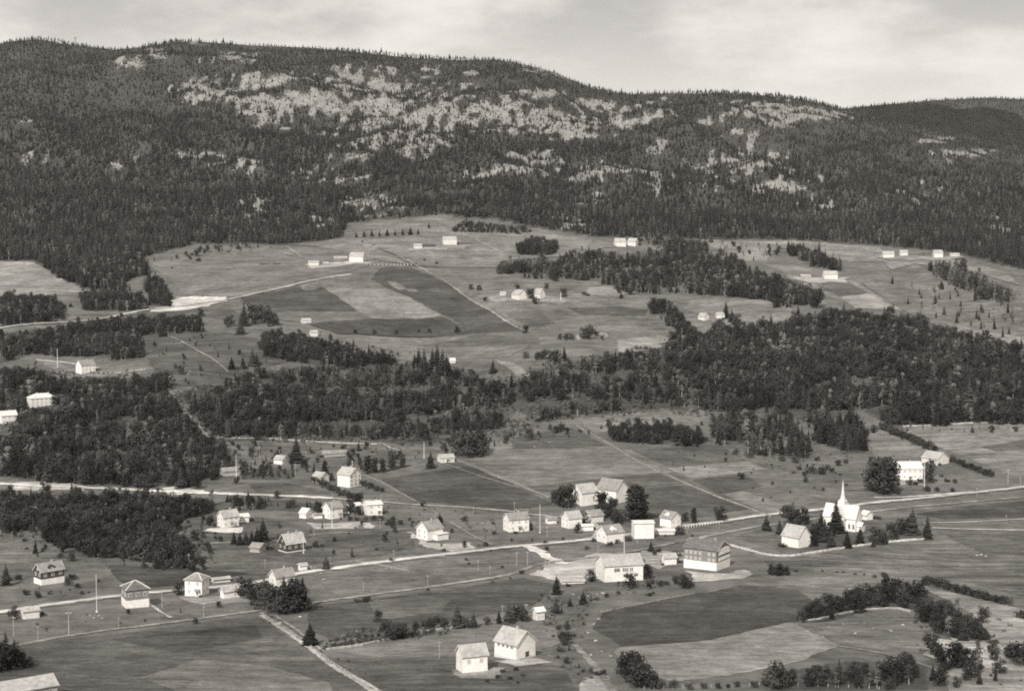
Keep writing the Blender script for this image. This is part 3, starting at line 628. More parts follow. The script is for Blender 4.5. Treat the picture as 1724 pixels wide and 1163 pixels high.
YARDS = [
 ([(292, 503), (318, 499), (378, 502), (386, 507), (346, 517), (300, 525), (248, 526), (262, 520), (290, 516)], 200, 'gravel_pit'),
 ([(890, 966), (930, 950), (1010, 932), (1050, 932), (1010, 972), (985, 980), (950, 980), (912, 973)], 178, 'school_yard'),
 ([(1085, 925), (1150, 928), (1150, 950), (1110, 958), (1085, 950)], 165, 'yard'),
 ([(1150, 960), (1215, 966), (1265, 958), (1270, 968), (1230, 978), (1170, 980)], 178, 'rubble_bank'),
 ([(690, 895), (720, 912), (755, 916), (790, 912), (800, 928), (770, 934), (730, 922), (685, 905)], 190, 'yard'),
 ([(345, 893), (372, 886), (418, 888), (405, 898), (370, 898)], 205, 'terrace'),
 ([(505, 878), (560, 880), (610, 878), (600, 888), (540, 892)], 160, 'yard'),
 ([(600, 880), (625, 882), (640, 892), (612, 890)], 180, 'yard'),
 ([(268, 822), (300, 818), (340, 825), (345, 832), (285, 832)], 200, 'gravel_bank'),
 ([(290, 1004), (345, 1002), (420, 1005), (430, 1014), (350, 1016)], 160, 'yard'),
 ([(1500, 808), (1560, 806), (1556, 816), (1510, 818)], 150, 'yard'),
 ([(515, 445), (600, 440), (625, 444), (560, 450), (525, 452)], 175, 'yard'),
 ([(690, 418), (760, 414), (800, 414), (780, 420), (700, 424)], 150, 'yard'),
 ([(820, 502), (930, 500), (965, 508), (940, 512), (840, 508)], 140, 'yard'),
 ([(1340, 468), (1430, 468), (1425, 476), (1370, 478)], 165, 'yard'),
 ([(1470, 432), (1620, 432), (1600, 440), (1500, 440)], 150, 'yard'),
 ([(60, 606), (130, 622), (190, 628), (185, 634), (120, 634), (70, 614)], 130, 'yard'),
 ([(820, 1112), (905, 1108), (925, 1116), (860, 1122)], 170, 'yard'),
 ([(760, 1128), (830, 1126), (835, 1138), (780, 1142)], 150, 'yard'),
 ([(1560, 1085), (1600, 1075), (1680, 1085), (1690, 1120), (1620, 1125), (1570, 1105)], 185, 'bare_bank'),
 ([(985, 1140), (1010, 1135), (1030, 1163), (990, 1172)], 170, 'stream_gravel'),
 ([(20, 812), (80, 812), (145, 818), (140, 826), (60, 826), (20, 822)], 185, 'road_bank'),
]
for poly, tn, nm in YARDS:
    sheet(nm, poly, soil(T(tn), .25, 0.1, gravel=True), 4.0)

G_BRIGHT, G_MID, G_DULL = soil(T(205), .15, .1, gravel=True), soil(T(172), .2, .1, gravel=True), soil(T(145), .25, .1, gravel=True)
MAIN = [(-80, 1042), (0, 1030), (100, 1015), (240, 998), (420, 983), (500, 965), (640, 946), (850, 921), (1000, 907), (1060, 900), (1140, 886), (1200, 880),
                     (1290, 866), (1400, 856), (1470, 846), (1560, 838), (1640, 829), (1724, 820), (1860, 806)]
ribbon('road_verge', MAIN, 8.5, soil(T(128), .3, .1), .5)
ribbon('main_road', MAIN, 4.4, G_BRIGHT, .3, crown=.06)
ribbon('gravel_track', [(-80, 1106), (20, 1088), (120, 1068), (300, 1046), (420, 1030), (520, 1015), (680, 994), (870, 966), (900, 950), (1000, 938), (1060, 929), (1180, 905), (1290, 884), (1400, 869),
                         (1480, 860), (1560, 851), (1724, 837), (1860, 826)], 3.6, G_DULL, crown=.25)
ribbon('upper_road', [(-80, 566), (0, 552), (80, 545), (150, 540), (210, 530), (262, 520), (330, 512), (400, 503), (450, 491), (500, 479), (545, 470), (592, 463)], 6.0, G_MID)
ribbon('middle_road', [(-40, 812), (30, 817), (140, 821), (200, 823), (270, 827), (340, 830), (420, 833), (500, 836), (560, 839)], 7.0, G_BRIGHT, crown=.06)
ribbon('middle_lane', [(560, 839), (640, 845), (700, 850), (760, 853), (850, 860), (900, 867), (960, 872), (1000, 880), (1010, 892), (1000, 905)], 3.0, G_MID)
ribbon('school_lane', [(885, 918), (905, 928), (930, 942), (950, 950)], 6.0, G_BRIGHT)
ribbon('field_lane', [(440, 1036), (480, 1062), (520, 1090), (560, 1122), (600, 1145), (640, 1172)], 1.9, G_MID)
ribbon('field_lane', [(462, 1036), (500, 1060), (530, 1085), (545, 1098)], 1.2, G_DULL)
ribbon('farm_lane', [(625, 437), (670, 433), (690, 441), (760, 482), (830, 527), (884, 558)], 3.0, soil(T(150), .2, .1, gravel=True))
ribbon('farm_lane', [(604, 403), (640, 420), (672, 433)], 2.6, soil(T(140), .2, .1, gravel=True))
ribbon('farm_lane', [(480, 415), (500, 428), (510, 436), (487, 430), (470, 424)], 2.4, soil(T(160), .2, .1, gravel=True))
ribbon('farm_lane', [(780, 395), (800, 405), (838, 424)], 2.2, soil(T(165), .2, .1, gravel=True))
ribbon('cart_track', [(280, 565), (330, 590), (360, 606), (385, 628)], 2.2, soil(T(135), .2, .1, gravel=True))
ribbon('woodland_track', [(284, 655), (296, 678), (320, 704), (345, 733), (360, 740), (480, 738)], 4.0, soil(T(135), .3, .1, gravel=True))
ribbon('cottage_lane', [(742, 780), (780, 792), (850, 815), (935, 838)], 1.6, soil(T(135), .2, .1, gravel=True))
ribbon('verge', [(970, 714), (1020, 742), (1060, 768), (1130, 802), (1210, 836), (1300, 868)], 2.2, soil(T(118), .2, .1, gravel=True))
ribbon('verge', [(745, 768), (800, 788), (860, 812), (935, 842)], 1.6, soil(T(140), .2, .1, gravel=True))
ribbon('farm_lane', [(1472, 838), (1490, 838), (1540, 836), (1640, 828)], 4.0, G_BRIGHT)
ribbon('pasture_lane', [(1556, 881), (1640, 879), (1724, 874), (1860, 868)], 2.0, G_MID)
ribbon('pasture_lane', [(1570, 889), (1620, 891), (1724, 893), (1860, 890)], 2.6, G_BRIGHT)
ribbon('garden_path', [(510, 902), (560, 898), (640, 894), (692, 890)], 1.2, G_MID)
ribbon('garden_path', [(250, 1015), (270, 1030), (288, 1040)], 1.4, G_MID)
ribbon('hill_path', [(28, 489), (80, 490), (130, 494), (170, 496)], 2.5, G_MID)
ribbon('hill_path', [(1530, 532), (1600, 545), (1680, 566), (1760, 575)], 2.5, G_DULL)
ribbon('stream_track', [(968, 1085), (1000, 1120), (1030, 1160), (1040, 1180)], 2.4, G_DULL)
ribbon('pasture_lane', [(1400, 1086), (1480, 1098), (1560, 1120), (1620, 1150)], 1.2, G_DULL)
ribbon('slope_path', [(1600, 1085), (1660, 1080), (1724, 1060), (1800, 1040)], 2.0, G_DULL)
ribbon('slope_path', [(850, 500), (900, 503), (960, 503), (1050, 500), (1110, 502), (1160, 512)], 1.8, G_DULL)
ribbon('bank_path', [(640, 745), (660, 757), (690, 762)], 1.8, G_DULL)
ribbon('garden_path', [(760, 880), (800, 905), (830, 918)], 1.4, G_DULL)

# ------------------------------------------------------------------ buildings
def box_vf(x0, x1, y0, y1, z0, z1):
    v = [(x0, y0, z0), (x1, y0, z0), (x1, y1, z0), (x0, y1, z0), (x0, y0, z1), (x1, y0, z1), (x1, y1, z1), (x0, y1, z1)]
    f = [(0, 3, 2, 1), (4, 5, 6, 7), (0, 1, 5, 4), (1, 2, 6, 5), (2, 3, 7, 6), (3, 0, 4, 7)]
    return v, f
def join_vf(parts):
    V, F = [], []
    for v, f in parts:
        n = len(V); V += list(v); F += [tuple(i + n for i in q) for q in f]
    return V, F
def box(name, x0, x1, y0, y1, z0, z1, mat, parent=None):
    v, f = box_vf(x0, x1, y0, y1, z0, z1)
    return obj(name, mesh_from(name, v, f, [mat]), parent)
_wm = {}
def window_meshes(w, h, fm, gl):
    k = (round(w, 1), round(h, 1), fm.name, gl.name)
    if k not in _wm:
        w, h = k[0], k[1]
        t = 0.13
        fr = join_vf([box_vf(-w/2 - t, w/2 + t, -0.07, 0, h/2, h/2 + t), box_vf(-w/2 - t, w/2 + t, -0.10, 0, -h/2 - t, -h/2),
                      box_vf(-w/2 - t, -w/2, -0.07, 0, -h/2, h/2), box_vf(w/2, w/2 + t, -0.07, 0, -h/2, h/2),
                      box_vf(-0.05, 0.05, -0.06, 0, -h/2, h/2), box_vf(-w/2, -0.05, -0.055, 0, h*0.12, h*0.12 + 0.06), box_vf(0.05, w/2, -0.055, 0, h*0.12, h*0.12 + 0.06)])
        a = mesh_from('window', *fr, [fm])
        pn = mesh_from('pane', *box_vf(-w/2, w/2, -0.03, 0.0, -h/2, h/2), [gl])
        _wm[k] = (a, pn)
    return _wm[k]
def add_window(parent, x, y, z, rot, w, h, fm, gl=None):
    a, pn = window_meshes(w, h, fm, gl or M_GLASS)
    o = obj('window', a, parent, (x, y, z), rot)
    obj('pane', pn, o)
BBOX = []        # survey boxes of the buildings: x0, x1, y0, y1, distance
FOOT = []
GARDENS = []
def house(label, cat, cx, cy, lpx, gpx, wpx, rpx, yaw, wall=None, roof=None, base=None, bpx=0, hip=False, win='', chim=0, door=True, name='house',
          ov=0.45, wcol=None, rows=None, cols=None, dormer=0, group=None, gwall=None, maxw=13.0, winh=1.25, capped=False, dark=False, hidden=False):
    wall = wall or M_WHITE; roof = roof or M_ROOF_M; base = base or M_CONC
    (X, Y, Z) = ground([(cx, cy)])[0]
    dep = project(X, Y, Z)[2]; s = FPX / dep
    if Y > 1450:
        if roof is M_ROOF_W: roof = M_ROOF_L
        if wall is M_WHITE: wall = M_OFFWHITE
    a = math.radians(yaw)
    L = lpx / (s * math.cos(a)); W = min(max(gpx / (s * abs(math.sin(a)) + 1e-6), 3.0), maxw)
    hw = wpx / s; hr = rpx / s; hb = bpx / s
    rz = a - math.atan2(X, Y)
    sx = 1 if yaw > 0 else -1
    ox, oy = sx * L / 2, W / 2
    c_, s_ = math.cos(rz), math.sin(rz)
    CX, CY = X + ox * c_ - oy * s_, Y + ox * s_ + oy * c_
    root = empty(name, (CX, CY, Z), rz, 2)
    tag(root, label, cat, group)
    zmin = min(float(H(CX + dx * c_ - dy * s_, CY + dx * s_ + dy * c_)) for dx in (-L/2, L/2) for dy in (-W/2, W/2)) - Z
    x0, x1, y0, y1 = -L/2, L/2, -W/2, W/2
    hb = max(hb, 0.35)
    box('foundation', x0 - .06, x1 + .06, y0 - .06, y1 + .06, min(zmin, 0) - 0.6, hb, base, root)
    # walls, with gables under a pitched roof
    if hip:
        v, f = box_vf(x0, x1, y0, y1, hb, hw)
    else:
        v = [(x0, y0, hb), (x1, y0, hb), (x1, y1, hb), (x0, y1, hb), (x0, y0, hw), (x1, y0, hw), (x1, y1, hw), (x0, y1, hw), (x0, 0, hw + hr), (x1, 0, hw + hr)]
        f = [(0, 3, 2, 1), (0, 1, 5, 4), (2, 3, 7, 6), (1, 2, 6, 9, 5), (3, 0, 4, 8, 7), (4, 5, 9, 8), (6, 7, 8, 9)]
    obj('wall', mesh_from('wall', v, f, [wall]), root)
    # roof
    th = 0.2
    if hip:
        r0 = min(W, L) / 2 * 0.92
        xa, xb = x0 + r0, x1 - r0
        if xa > xb: xa = xb = 0
        e = ov
        k = e * hr / (W / 2)
        ze = hw - k * 0.6 + 0.05
        v = [(x0 - e, y0 - e, ze), (x1 + e, y0 - e, ze), (x1 + e, y1 + e, ze), (x0 - e, y1 + e, ze),
             (x0 - e, y0 - e, ze + th), (x1 + e, y0 - e, ze + th), (x1 + e, y1 + e, ze + th), (x0 - e, y1 + e, ze + th), (xa, 0, hw + hr + th), (xb + 0.02, 0, hw + hr + th)]
        f = [(0, 3, 2, 1), (0, 1, 5, 4), (1, 2, 6, 5), (2, 3, 7, 6), (3, 0, 4, 7), (4, 5, 9, 8), (5, 6, 9), (6, 7, 8, 9), (7, 4, 8)]
        ro = obj('roof', mesh_from('roof', v, f, [roof]), root)
        if capped:
            for q in ((0, 8), (1, 9), (2, 9), (3, 8), (8, 9)):
                A = Vector(v[q[0] + 4] if q[0] < 4 else v[q[0]]); B = Vector(v[q[1]])
                d = (B - A); ln = d.length
                if ln < 0.3: continue
                cv, cf = box_vf(-0.16, 0.16, -0.16, 0.16, 0, ln)
                Mx = Matrix.Translation(A + Vector((0, 0, .05))) @ d.to_track_quat('Z', 'Y').to_matrix().to_4x4()
                obj('ridge_cap', mesh_from('ridge_cap', [tuple(Mx @ Vector(c)) for c in cv], cf, [M_OFFWHITE]), ro)
    else:
        sl = hr / (W / 2)
        e = ov
        parts = []
        for sg in (-1, 1):
            ya, yb = sg * (W / 2 + e), 0.0
            za, zb = hw - e * sl + 0.06, hw + hr + 0.06
            vv = [(x0 - e, ya, za), (x1 + e, ya, za), (x1 + e, yb, zb), (x0 - e, yb, zb), (x0 - e, ya, za + th), (x1 + e, ya, za + th), (x1 + e, yb, zb + th), (x0 - e, yb, zb + th)]
            ff = [(0, 3, 2, 1), (4, 5, 6, 7), (0, 1, 5, 4), (1, 2, 6, 5), (2, 3, 7, 6), (3, 0, 4, 7)]
            if sg > 0: ff = [tuple(reversed(q)) for q in ff]
            parts.append((vv, ff))
        ro = obj('roof', mesh_from('roof', *join_vf(parts), [roof]), root)
        if s > 1.6:      # barge boards along the gable edges
            for xs in (x0 - e, x1 + e):
                pp = []
                for sg in (-1, 1):
                    ya = sg * (W / 2 + e); za = hw - e * sl
                    t0 = -0.05 if xs < 0 else 0.0
                    vv = [(xs + t0, ya, za - .10), (xs + t0 + .05, ya, za - .10), (xs + t0 + .05, 0, hw + hr - .10), (xs + t0, 0, hw + hr - .10),
                          (xs + t0, ya, za + .30), (xs + t0 + .05, ya, za + .30), (xs + t0 + .05, 0, hw + hr + .30), (xs + t0, 0, hw + hr + .30)]
                    ff = [(0, 3, 2, 1), (4, 5, 6, 7), (0, 1, 5, 4), (1, 2, 6, 5), (2, 3, 7, 6), (3, 0, 4, 7)]
                    pp.append((vv, ff))
                obj('barge_board', mesh_from('barge_board', *join_vf(pp), [M_OFFWHITE]), ro)
    for i in range(chim):
        xc = (L * (-0.18 if i == 0 else 0.26)) if chim > 1 else L * 0.12
        o = box('chimney', xc - .4, xc + .4, -.35, .35, hw + hr * 0.6, hw + hr + 1.1, M_BRICK, ro)
    if dormer:
        dw = L * 0.16
        yb = y0 + W * 0.10
        zt = hw + hr * 0.72
        v = [(-dw, yb, hw), (dw, yb, hw), (dw, yb, zt - .5), (0, yb, zt + .4), (-dw, yb, zt - .5), (-dw, 0, zt - .5), (dw, 0, zt - .5), (0, 0, zt + .4), (-dw, 0, hw), (dw, 0, hw)]
        f = [(0, 1, 2, 3, 4), (1, 9, 6, 2), (0, 4, 5, 8), (2, 6, 7, 3), (4, 3, 7, 5)]
        dm = obj('dormer', mesh_from('dormer', v, f, [wall]), ro)
        add_window(root, 0, yb - 0.02, (hw + zt - .5) / 2 + .1, 0, 0.9, 0.8, M_OFFWHITE)
    # windows on the walls seen
    fm = wcol or M_OFFWHITE
    gl = M_GLASS_L if wall in (M_WHITE, M_OFFWHITE) and not dark else M_GLASS
    storey = 2.9
    nr = rows or max(1, int((hw - hb + 0.4) / 2.7))
    z_of = lambda i: hb + (hw - hb) * (i + 0.55) / nr
    ww = 1.0 if L < 9 else 1.2
    if 'F' in win:
        nc = cols or max(2, int(L / 3.2))
        for i in range(nr):
            for j in range(nc):
                if i == 0 and door and j == nc // 2: continue
                add_window(root, x0 + L * (j + 0.5) / nc, y0, z_of(i), 0, ww, min(winh, (hw - hb) / nr * .55), fm, gl)
    for ch, xs, rot in (('L', x0, -math.pi / 2), ('R', x1, math.pi / 2)):
        if ch in win:
            nc = max(1, int(W / 3.4))
            for i in range(nr):
                for j in range(nc):
                    add_window(root, xs, y0 + W * (j + 0.5) / nc, z_of(i), rot, ww, min(winh, (hw - hb) / nr * .55), fm, gl)
            if not hip and hr > 2.2: add_window(root, xs, 0, hw + hr * 0.28, rot, 0.8, 0.9, fm, gl)
    if door and 'F' in win:
        dx = x0 + L * ((cols or max(2, int(L / 3.2))) // 2 + 0.5) / (cols or max(2, int(L / 3.2)))
        d = box('door', dx - .5, dx + .5, y0 - .07, y0, hb, hb + 2.1, M_DKGREY, root)
        box('step', dx - .8, dx + .8, y0 - .9, y0 - .07, -0.4, hb, M_CONC, root)
        if Y < 1000:
            pr = [(dx - 1.2, y0 - 1.7, hb + 2.35), (dx + 1.2, y0 - 1.7, hb + 2.35), (dx + 1.2, y0, hb + 2.75), (dx - 1.2, y0, hb + 2.75)]
            obj('porch_roof', mesh_from('porch_roof', pr + [(x_, y_, z_ + .12) for x_, y_, z_ in pr], [(0, 3, 2, 1), (4, 5, 6, 7), (0, 1, 5, 4), (1, 2, 6, 5), (2, 3, 7, 6), (3, 0, 4, 7)], [roof]), root)
            for xs in (dx - 1.05, dx + 1.05): box('porch_post', xs - .07, xs + .07, y0 - 1.6, y0 - 1.46, -.4, hb + 2.38, wall, root)
    # survey box
    cs = []
    for dx in (x0, x1):
        for dy in (y0, y1):
            for dz in (0, hw + hr * .7):
                cs.append(project(CX + dx * c_ - dy * s_, CY + dx * s_ + dy * c_, Z + dz)[:2])
    cs = np.array(cs)
    if not hidden: BBOX.append((cs[:, 0].min(), cs[:, 0].max(), cs[:, 1].min(), cs[:, 1].max(), Y))
    FOOT.append((CX, CY, max(L, W) / 2 + 1.5))
    if Y < 1300 and len(label.split()) < 11: GARDENS.append((label, CX, CY, max(L, W) / 2))
    return dict(root=root, roof=ro, L=L, W=W, hw=hw, hr=hr, hb=hb, s=s, X=CX, Y=CY, Z=Z, rz=rz)

# --- lower left, along the main road
h = house('dark brown cottage with white cellar wall and grey roof above the road', 'house', 70, 985, 37, 12, 22, 12, 25, M_BROWN, M_ROOF_M, M_WHITE, 9.5, win='FL', chim=1, dormer=1, rows=1, wcol=M_WHITE, cols=3, door=False)
house('dark two-storey house with white ground floor and light-edged hipped roof by the road', 'house', 213, 1024, 37, 8, 30, 11, 12, M_DKGREY, M_ROOF_D, M_WHITE, 13, hip=True, win='FL', rows=1, cols=3, wcol=M_WHITE, door=False, capped=True)
h = house('white two-storey house with hipped roof beside the main road', 'house', 340, 1004, 28, 12, 27, 9, -25, M_WHITE, M_ROOF_M, hip=True, win='FR', capped=True)
house('low white shed with grey roof right of the white hipped-roof house', 'shed', 377, 1008, 26, 6, 12, 6, 25, M_WHITE, M_ROOF_L, name='shed', door=False)
house('low outbuilding with pale flat roof across the road from the white shed', 'shed', 360, 981, 27, 4, 5, 2, 14, M_GREYWALL, M_ROOF_L, name='shed', door=False)
house('house with grey roof half hidden behind dark garden trees by the road', 'house', 465, 988, 31, 12, 16, 11, 28, M_OFFWHITE, M_ROOF_M, win='FL', chim=1, rows=1)
house('dark brown house with pale steep roof and flagpole at its corner', 'house', 483, 931, 31, 14, 15, 15, 30, M_BROWN, M_ROOF_L, M_OFFWHITE, 2, win='FL', chim=2, rows=1, wcol=M_WHITE, door=False)
house('small grey outbuilding left of the dark brown flagpole house', 'shed', 437, 930, 16, 11, 8, 6, -30, M_GREYWALL, M_ROOF_M, name='shed', door=False)
house('tiny white shed at the roadside below the dark brown house', 'shed', 506, 961, 11, 4, 9, 3, 20, M_WHITE, M_ROOF_L, name='shed', door=False)
house('low dark open shelter right of the tiny white roadside shed', 'shelter', 526, 960, 15, 2, 4.5, 1.5, 12, M_GREYWALL, M_ROOF_D, name='shelter', door=False)
house('white house on a bright terraced bank under the middle road', 'house', 376, 888, 26, 10, 17, 10, 28, M_WHITE, M_ROOF_L, win='FL', chim=1)
house('small white annex right of the white terraced house', 'annex', 405, 880, 14, 4, 10, 4, 15, M_WHITE, M_ROOF_W, name='annex', door=False)
house('white two-storey house with a tall flagpole before its front', 'house', 556, 874, 21, 13, 18, 9, 35, M_WHITE, M_ROOF_M, win='FL', chim=1)
house('small white outbuilding left of the white house with the tall flagpole', 'outbuilding', 515, 873, 11, 12, 9, 7, -40, M_WHITE, M_ROOF_W, name='outbuilding', door=False)
house('low white link building between the outbuilding and the flagpole house', 'annex', 529, 873, 14, 3, 6, 2, 10, M_WHITE, M_ROOF_M, name='annex', door=False)
house('white gabled wing at the left end of the flat white guesthouse', 'house', 594, 866, 15, 8, 14, 4, 25, M_WHITE, M_ROOF_W, win='F')
house('broad white guesthouse with low roof behind a bushy hedge', 'guesthouse', 619, 868, 25, 9, 18, 4, 18, M_WHITE, M_ROOF_W, win='FL', chim=2, name='guesthouse')
house('tall white three-storey house on the slope with windows in its gable', 'house', 589, 821, 21, 20, 21, 11, -42, M_WHITE, M_ROOF_L, win='R', chim=1, rows=3, maxw=11, dark=True)
house('small white house left of the tall three-storey house', 'house', 540, 813, 14, 14, 10, 7, -42, M_WHITE, M_ROOF_L, win='F', rows=1)
house('small white cottage left of the big lone spruce', 'cottage', 475, 782, 14, 11, 8, 6, -38, M_WHITE, M_ROOF_L, name='cottage', door=False)
house('long low grey shed above the small white houses', 'shed', 546, 770, 38, 5, 6, 4, 12, M_GREYWALL, M_ROOF_M, name='shed', door=False)
house('small pale cottage below the dark round trees at the lane', 'cottage', 742, 779, 23, 6, 8, 5, 15, M_OFFWHITE, M_ROOF_L, name='cottage', win='F')
house('grey cottage among trees above the bright road', 'cottage', 378, 801, 28, 8, 7, 5, 18, M_GREYWALL, M_ROOF_M, name='cottage', door=False)
h = house('white house with low front wing standing on bright bare ground', 'house', 720, 910, 26, 19, 18, 12, 38, M_WHITE, M_ROOF_M, win='L', chim=1)
box('front_wing', h['L']*-0.1, h['L']*0.5 + 1.2, -h['W']/2 - 3.2, -h['W']/2 + .3, -1.5, 3.1, M_WHITE, h['root'])
box('wing_roof', h['L']*-0.1 - .3, h['L']*0.5 + 1.5, -h['W']/2 - 3.6, -h['W']/2 - .05, 3.1, 3.3, M_ROOF_W, h['root'])
# --- village middle
house('white two-storey house left of the village flagpole', 'house', 858, 896, 33, 11, 21, 9, 22, M_WHITE, M_ROOF_M, win='FL', chim=1)
house('little white shed with grey roof right of the village flagpole', 'shed', 923, 882, 14, 5, 7, 4, 20, M_WHITE, M_ROOF_M, name='shed', door=False)
house('dark hay shed behind the white house left of the village flagpole', 'shed', 872, 866, 17, 4, 3, 5, 18, M_BROWN, M_ROOF_D, name='shed', door=False)
house('white house with garden trees before it, below the big barns', 'house', 958, 890, 22, 13, 17, 10, 32, M_WHITE, M_ROOF_L, win='L')
house('low white extension in front of the house with garden trees', 'annex', 973, 894, 26, 4, 8, 2, 12, M_WHITE, M_ROOF_W, name='annex', door=False)
house('pale house just below the left of the two big barns', 'house', 995, 880, 21, 13, 11, 8, 32, M_OFFWHITE, M_ROOF_M, door=False)
house('left of the two big barns, white with grey roof', 'barn', 980, 852, 27, 18, 22, 13, 38, M_WHITE, M_ROOF_L, name='barn', door=False, maxw=14)
house('right and larger of the two big barns, bright white gable', 'barn', 1037, 848, 33, 21, 22, 16, -35, M_WHITE, M_ROOF_M, name='barn', door=False, maxw=15)
house('white house with grey gable roof at the road junction, left of the flat white block', 'house', 1021, 915, 29, 17, 17, 11, 33, M_WHITE, M_ROOF_M, win='L', dormer=1)
house('plain white box-like building with nearly flat roof by the road', 'building', 1068, 907, 33, 5, 26, 2.5, 10, M_WHITE, M_ROOF_W, name='building', door=False)
house('white cross-gabled house at the right end of the village row', 'house', 1129, 888, 18, 17, 15, 10, -42, M_WHITE, M_ROOF_M, win='R', dormer=1)
house('low flat-roofed white shed in front of the cross-gabled house', 'shed', 1104, 900, 32, 3, 6, 1.5, 8, M_OFFWHITE, M_ROOF_W, name='shed', door=False)
h = house('long white school-like building with window rows beside the bright yard', 'school building', 1018, 980, 65, 18, 27, 14, 18, M_WHITE, M_ROOF_L, win='L', name='school_building', door=False)
for j, q in enumerate((.27, .32, .37, .49, .535, .58, .67, .71)):
    add_window(h['root'], -h['L']/2 + h['L']*q, -h['W']/2, h['hw']*0.74, 0, .85, 1.5, M_OFFWHITE)
for q in (.52, .58, .69, .83):
    add_window(h['root'], -h['L']/2 + h['L']*q, -h['W']/2, h['hw']*0.40, 0, .9, 1.0, M_OFFWHITE)
house('small white shed between the two large roadside buildings', 'shed', 1119, 951, 20, 5, 12, 6, 18, M_WHITE, M_ROOF_L, name='shed', door=False)
h = house('large two-storey building with dark roof, grey walls and white cellar', 'building', 1206, 961, 55, 23, 34, 12, -25, M_DKGREY, M_ROOF_D, M_WHITE, 13.5, name='building', win='', chim=2, door=False, maxw=15)
for i, zq in enumerate((.52, .80)):
    for j in range(7):
        if j == 4: continue
        add_window(h['root'], -h['L']/2 + h['L']*(j + .6)/7.2, -h['W']/2, h['hw']*zq, 0, 1.2, 1.4, paint(.42, .7, .1), M_GLASS_L)
    box('balcony_band', h['L']/2, h['L']/2 + .25, -h['W']*.34, h['W']*.45, h['hw']*(zq - .07), h['hw']*(zq + .07), M_WHITE, h['root'])
box('gable_panel', h['L']/2, h['L']/2 + .12, -h['W']*.38, h['W']*.46, h['hw']*.9, h['hw']*1.05, M_WHITE, h['root'])
house('low pale shed at the edge of the bright yard', 'shed', 946, 983, 38, 3, 4, 2, 10, M_OFFWHITE, M_ROOF_L, name='shed', door=False)
house('white tithe barn with tall roof left of the church', 'barn', 1344, 923, 28, 20, 18, 17, -38, M_WHITE, M_ROOF_L, name='barn', door=False)
house('white farmhouse behind shrubs between a big tree and a columnar tree', 'house', 1510, 808, 42, 11, 19, 10, 18, M_WHITE, M_ROOF_W, win='F', chim=1)
house('pale farm building behind the white farmhouse on the right', 'farm building', 1578, 783, 26, 25, 10, 10, -38, M_OFFWHITE, M_ROOF_L, win='R', name='farm_building', rows=1)
# --- foreground
h = house('foreground white house with pale roof left of the big foreground barn', 'house', 779, 1133, 42, 11, 28, 15, 18, M_WHITE, M_ROOF_L, M_WHITE, 8, win='FL', chim=0, rows=1, door=False)
h = house('big white foreground barn with broad gable and dark little door', 'barn', 869, 1111, 37, 33, 25, 20, -42, M_WHITE, M_ROOF_L, name='barn', chim=1, door=False, maxw=16)
box('door', h['L']/2, h['L']/2 + .08, -.3, 1.5, .1, 1.9, M_BROWN, h['root'])
for q in (.2, .4, .6, .8): add_window(h['root'], -h['L']/2 + h['L']*q, -h['W']/2, h['hw']*.8, 0, 1.0, .7, M_OFFWHITE)
house('tiny pale hut with leaning boards above the big foreground barn', 'hut', 904, 1044, 13, 7, 15, 5, 28, M_OFFWHITE, M_ROOF_W, name='hut', win='F', rows=2, door=False)
house('large grey barn roof cut by the bottom left corner', 'barn', -58, 1203, 150, 22, 24, 12, 13, M_GREYWALL, M_ROOF_L, name='barn', door=False, maxw=11)
house('small white shed below the road at the left edge', 'shed', 40, 1042, 25, 5, 12, 3, 12, M_OFFWHITE, M_ROOF_L, name='shed', door=False)
# --- left knoll
house('white house with grey roof on the knoll, flagpole to its left', 'house', 137, 630, 23, 9, 15, 8, 24, M_WHITE, M_ROOF_M, win='F', chim=1)
house('large white villa with hipped roof among the trees on the knoll', 'villa', 52, 687, 42, 10, 16, 7, 15, M_WHITE, M_ROOF_W, hip=True, win='F', chim=2, name='villa')
house('white house half out of frame at the left edge of the knoll', 'house', 3, 714, 25, 6, 14, 7, 15, M_WHITE, M_ROOF_W, win='F', chim=1)
# --- upper farms
house('big white barn of the upper left farm', 'barn', 611, 442, 23, 9, 10, 7, -20, M_WHITE, M_ROOF_W, name='barn', door=False)
house('low white house at the left end of the upper left farm', 'house', 521, 448, 16, 3, 6, 3, 10, M_WHITE, M_ROOF_W, door=False)
house('grey shed between the low house and big barn of the upper left farm', 'shed', 563, 438, 22, 3, 3.5, 3, 10, M_GREYWALL, M_ROOF_L, name='shed', door=False)
house('small grey hut below the grey shed of the upper left farm', 'hut', 545, 447, 9, 3, 3, 3, 15, M_GREYWALL, M_ROOF_L, name='hut', door=False)
house('white house left of the dark barn at the top of the farmland', 'house', 699, 420, 12, 3, 6, 4, 14, M_WHITE, M_ROOF_W, door=False)
house('long dark barn between two white houses at the top of the farmland', 'barn', 712, 417, 21, 2, 5, 3, 8, M_BROWN, M_ROOF_D, name='barn', door=False)
house('pale house right of the long dark barn at the top of the farmland', 'house', 747, 413, 22, 3, 10, 5, 10, M_OFFWHITE, M_ROOF_W, door=False)
house('low dark shed right of the topmost pale house', 'shed', 772, 411, 23, 1.5, 2, 2, 6, M_BROWN, M_ROOF_D, name='shed', door=False)
house('left of the twin white barns under the forest edge', 'barn', 1036, 415, 18, 3, 8, 6, 12, M_WHITE, M_ROOF_W, name='barn', door=False)
house('right of the twin white barns under the forest edge', 'barn', 1070, 415, 14, 7, 8, 6, -25, M_WHITE, M_ROOF_W, name='barn', door=False)
house('white barn with pale roof on the middle farm', 'barn', 874, 506, 13, 18, 10, 8, -55, M_WHITE, M_ROOF_W, name='barn', door=False)
house('tall white house right of the barn on the middle farm', 'house', 909, 504, 11, 9, 9, 9, -40, M_WHITE, M_ROOF_W, door=False)
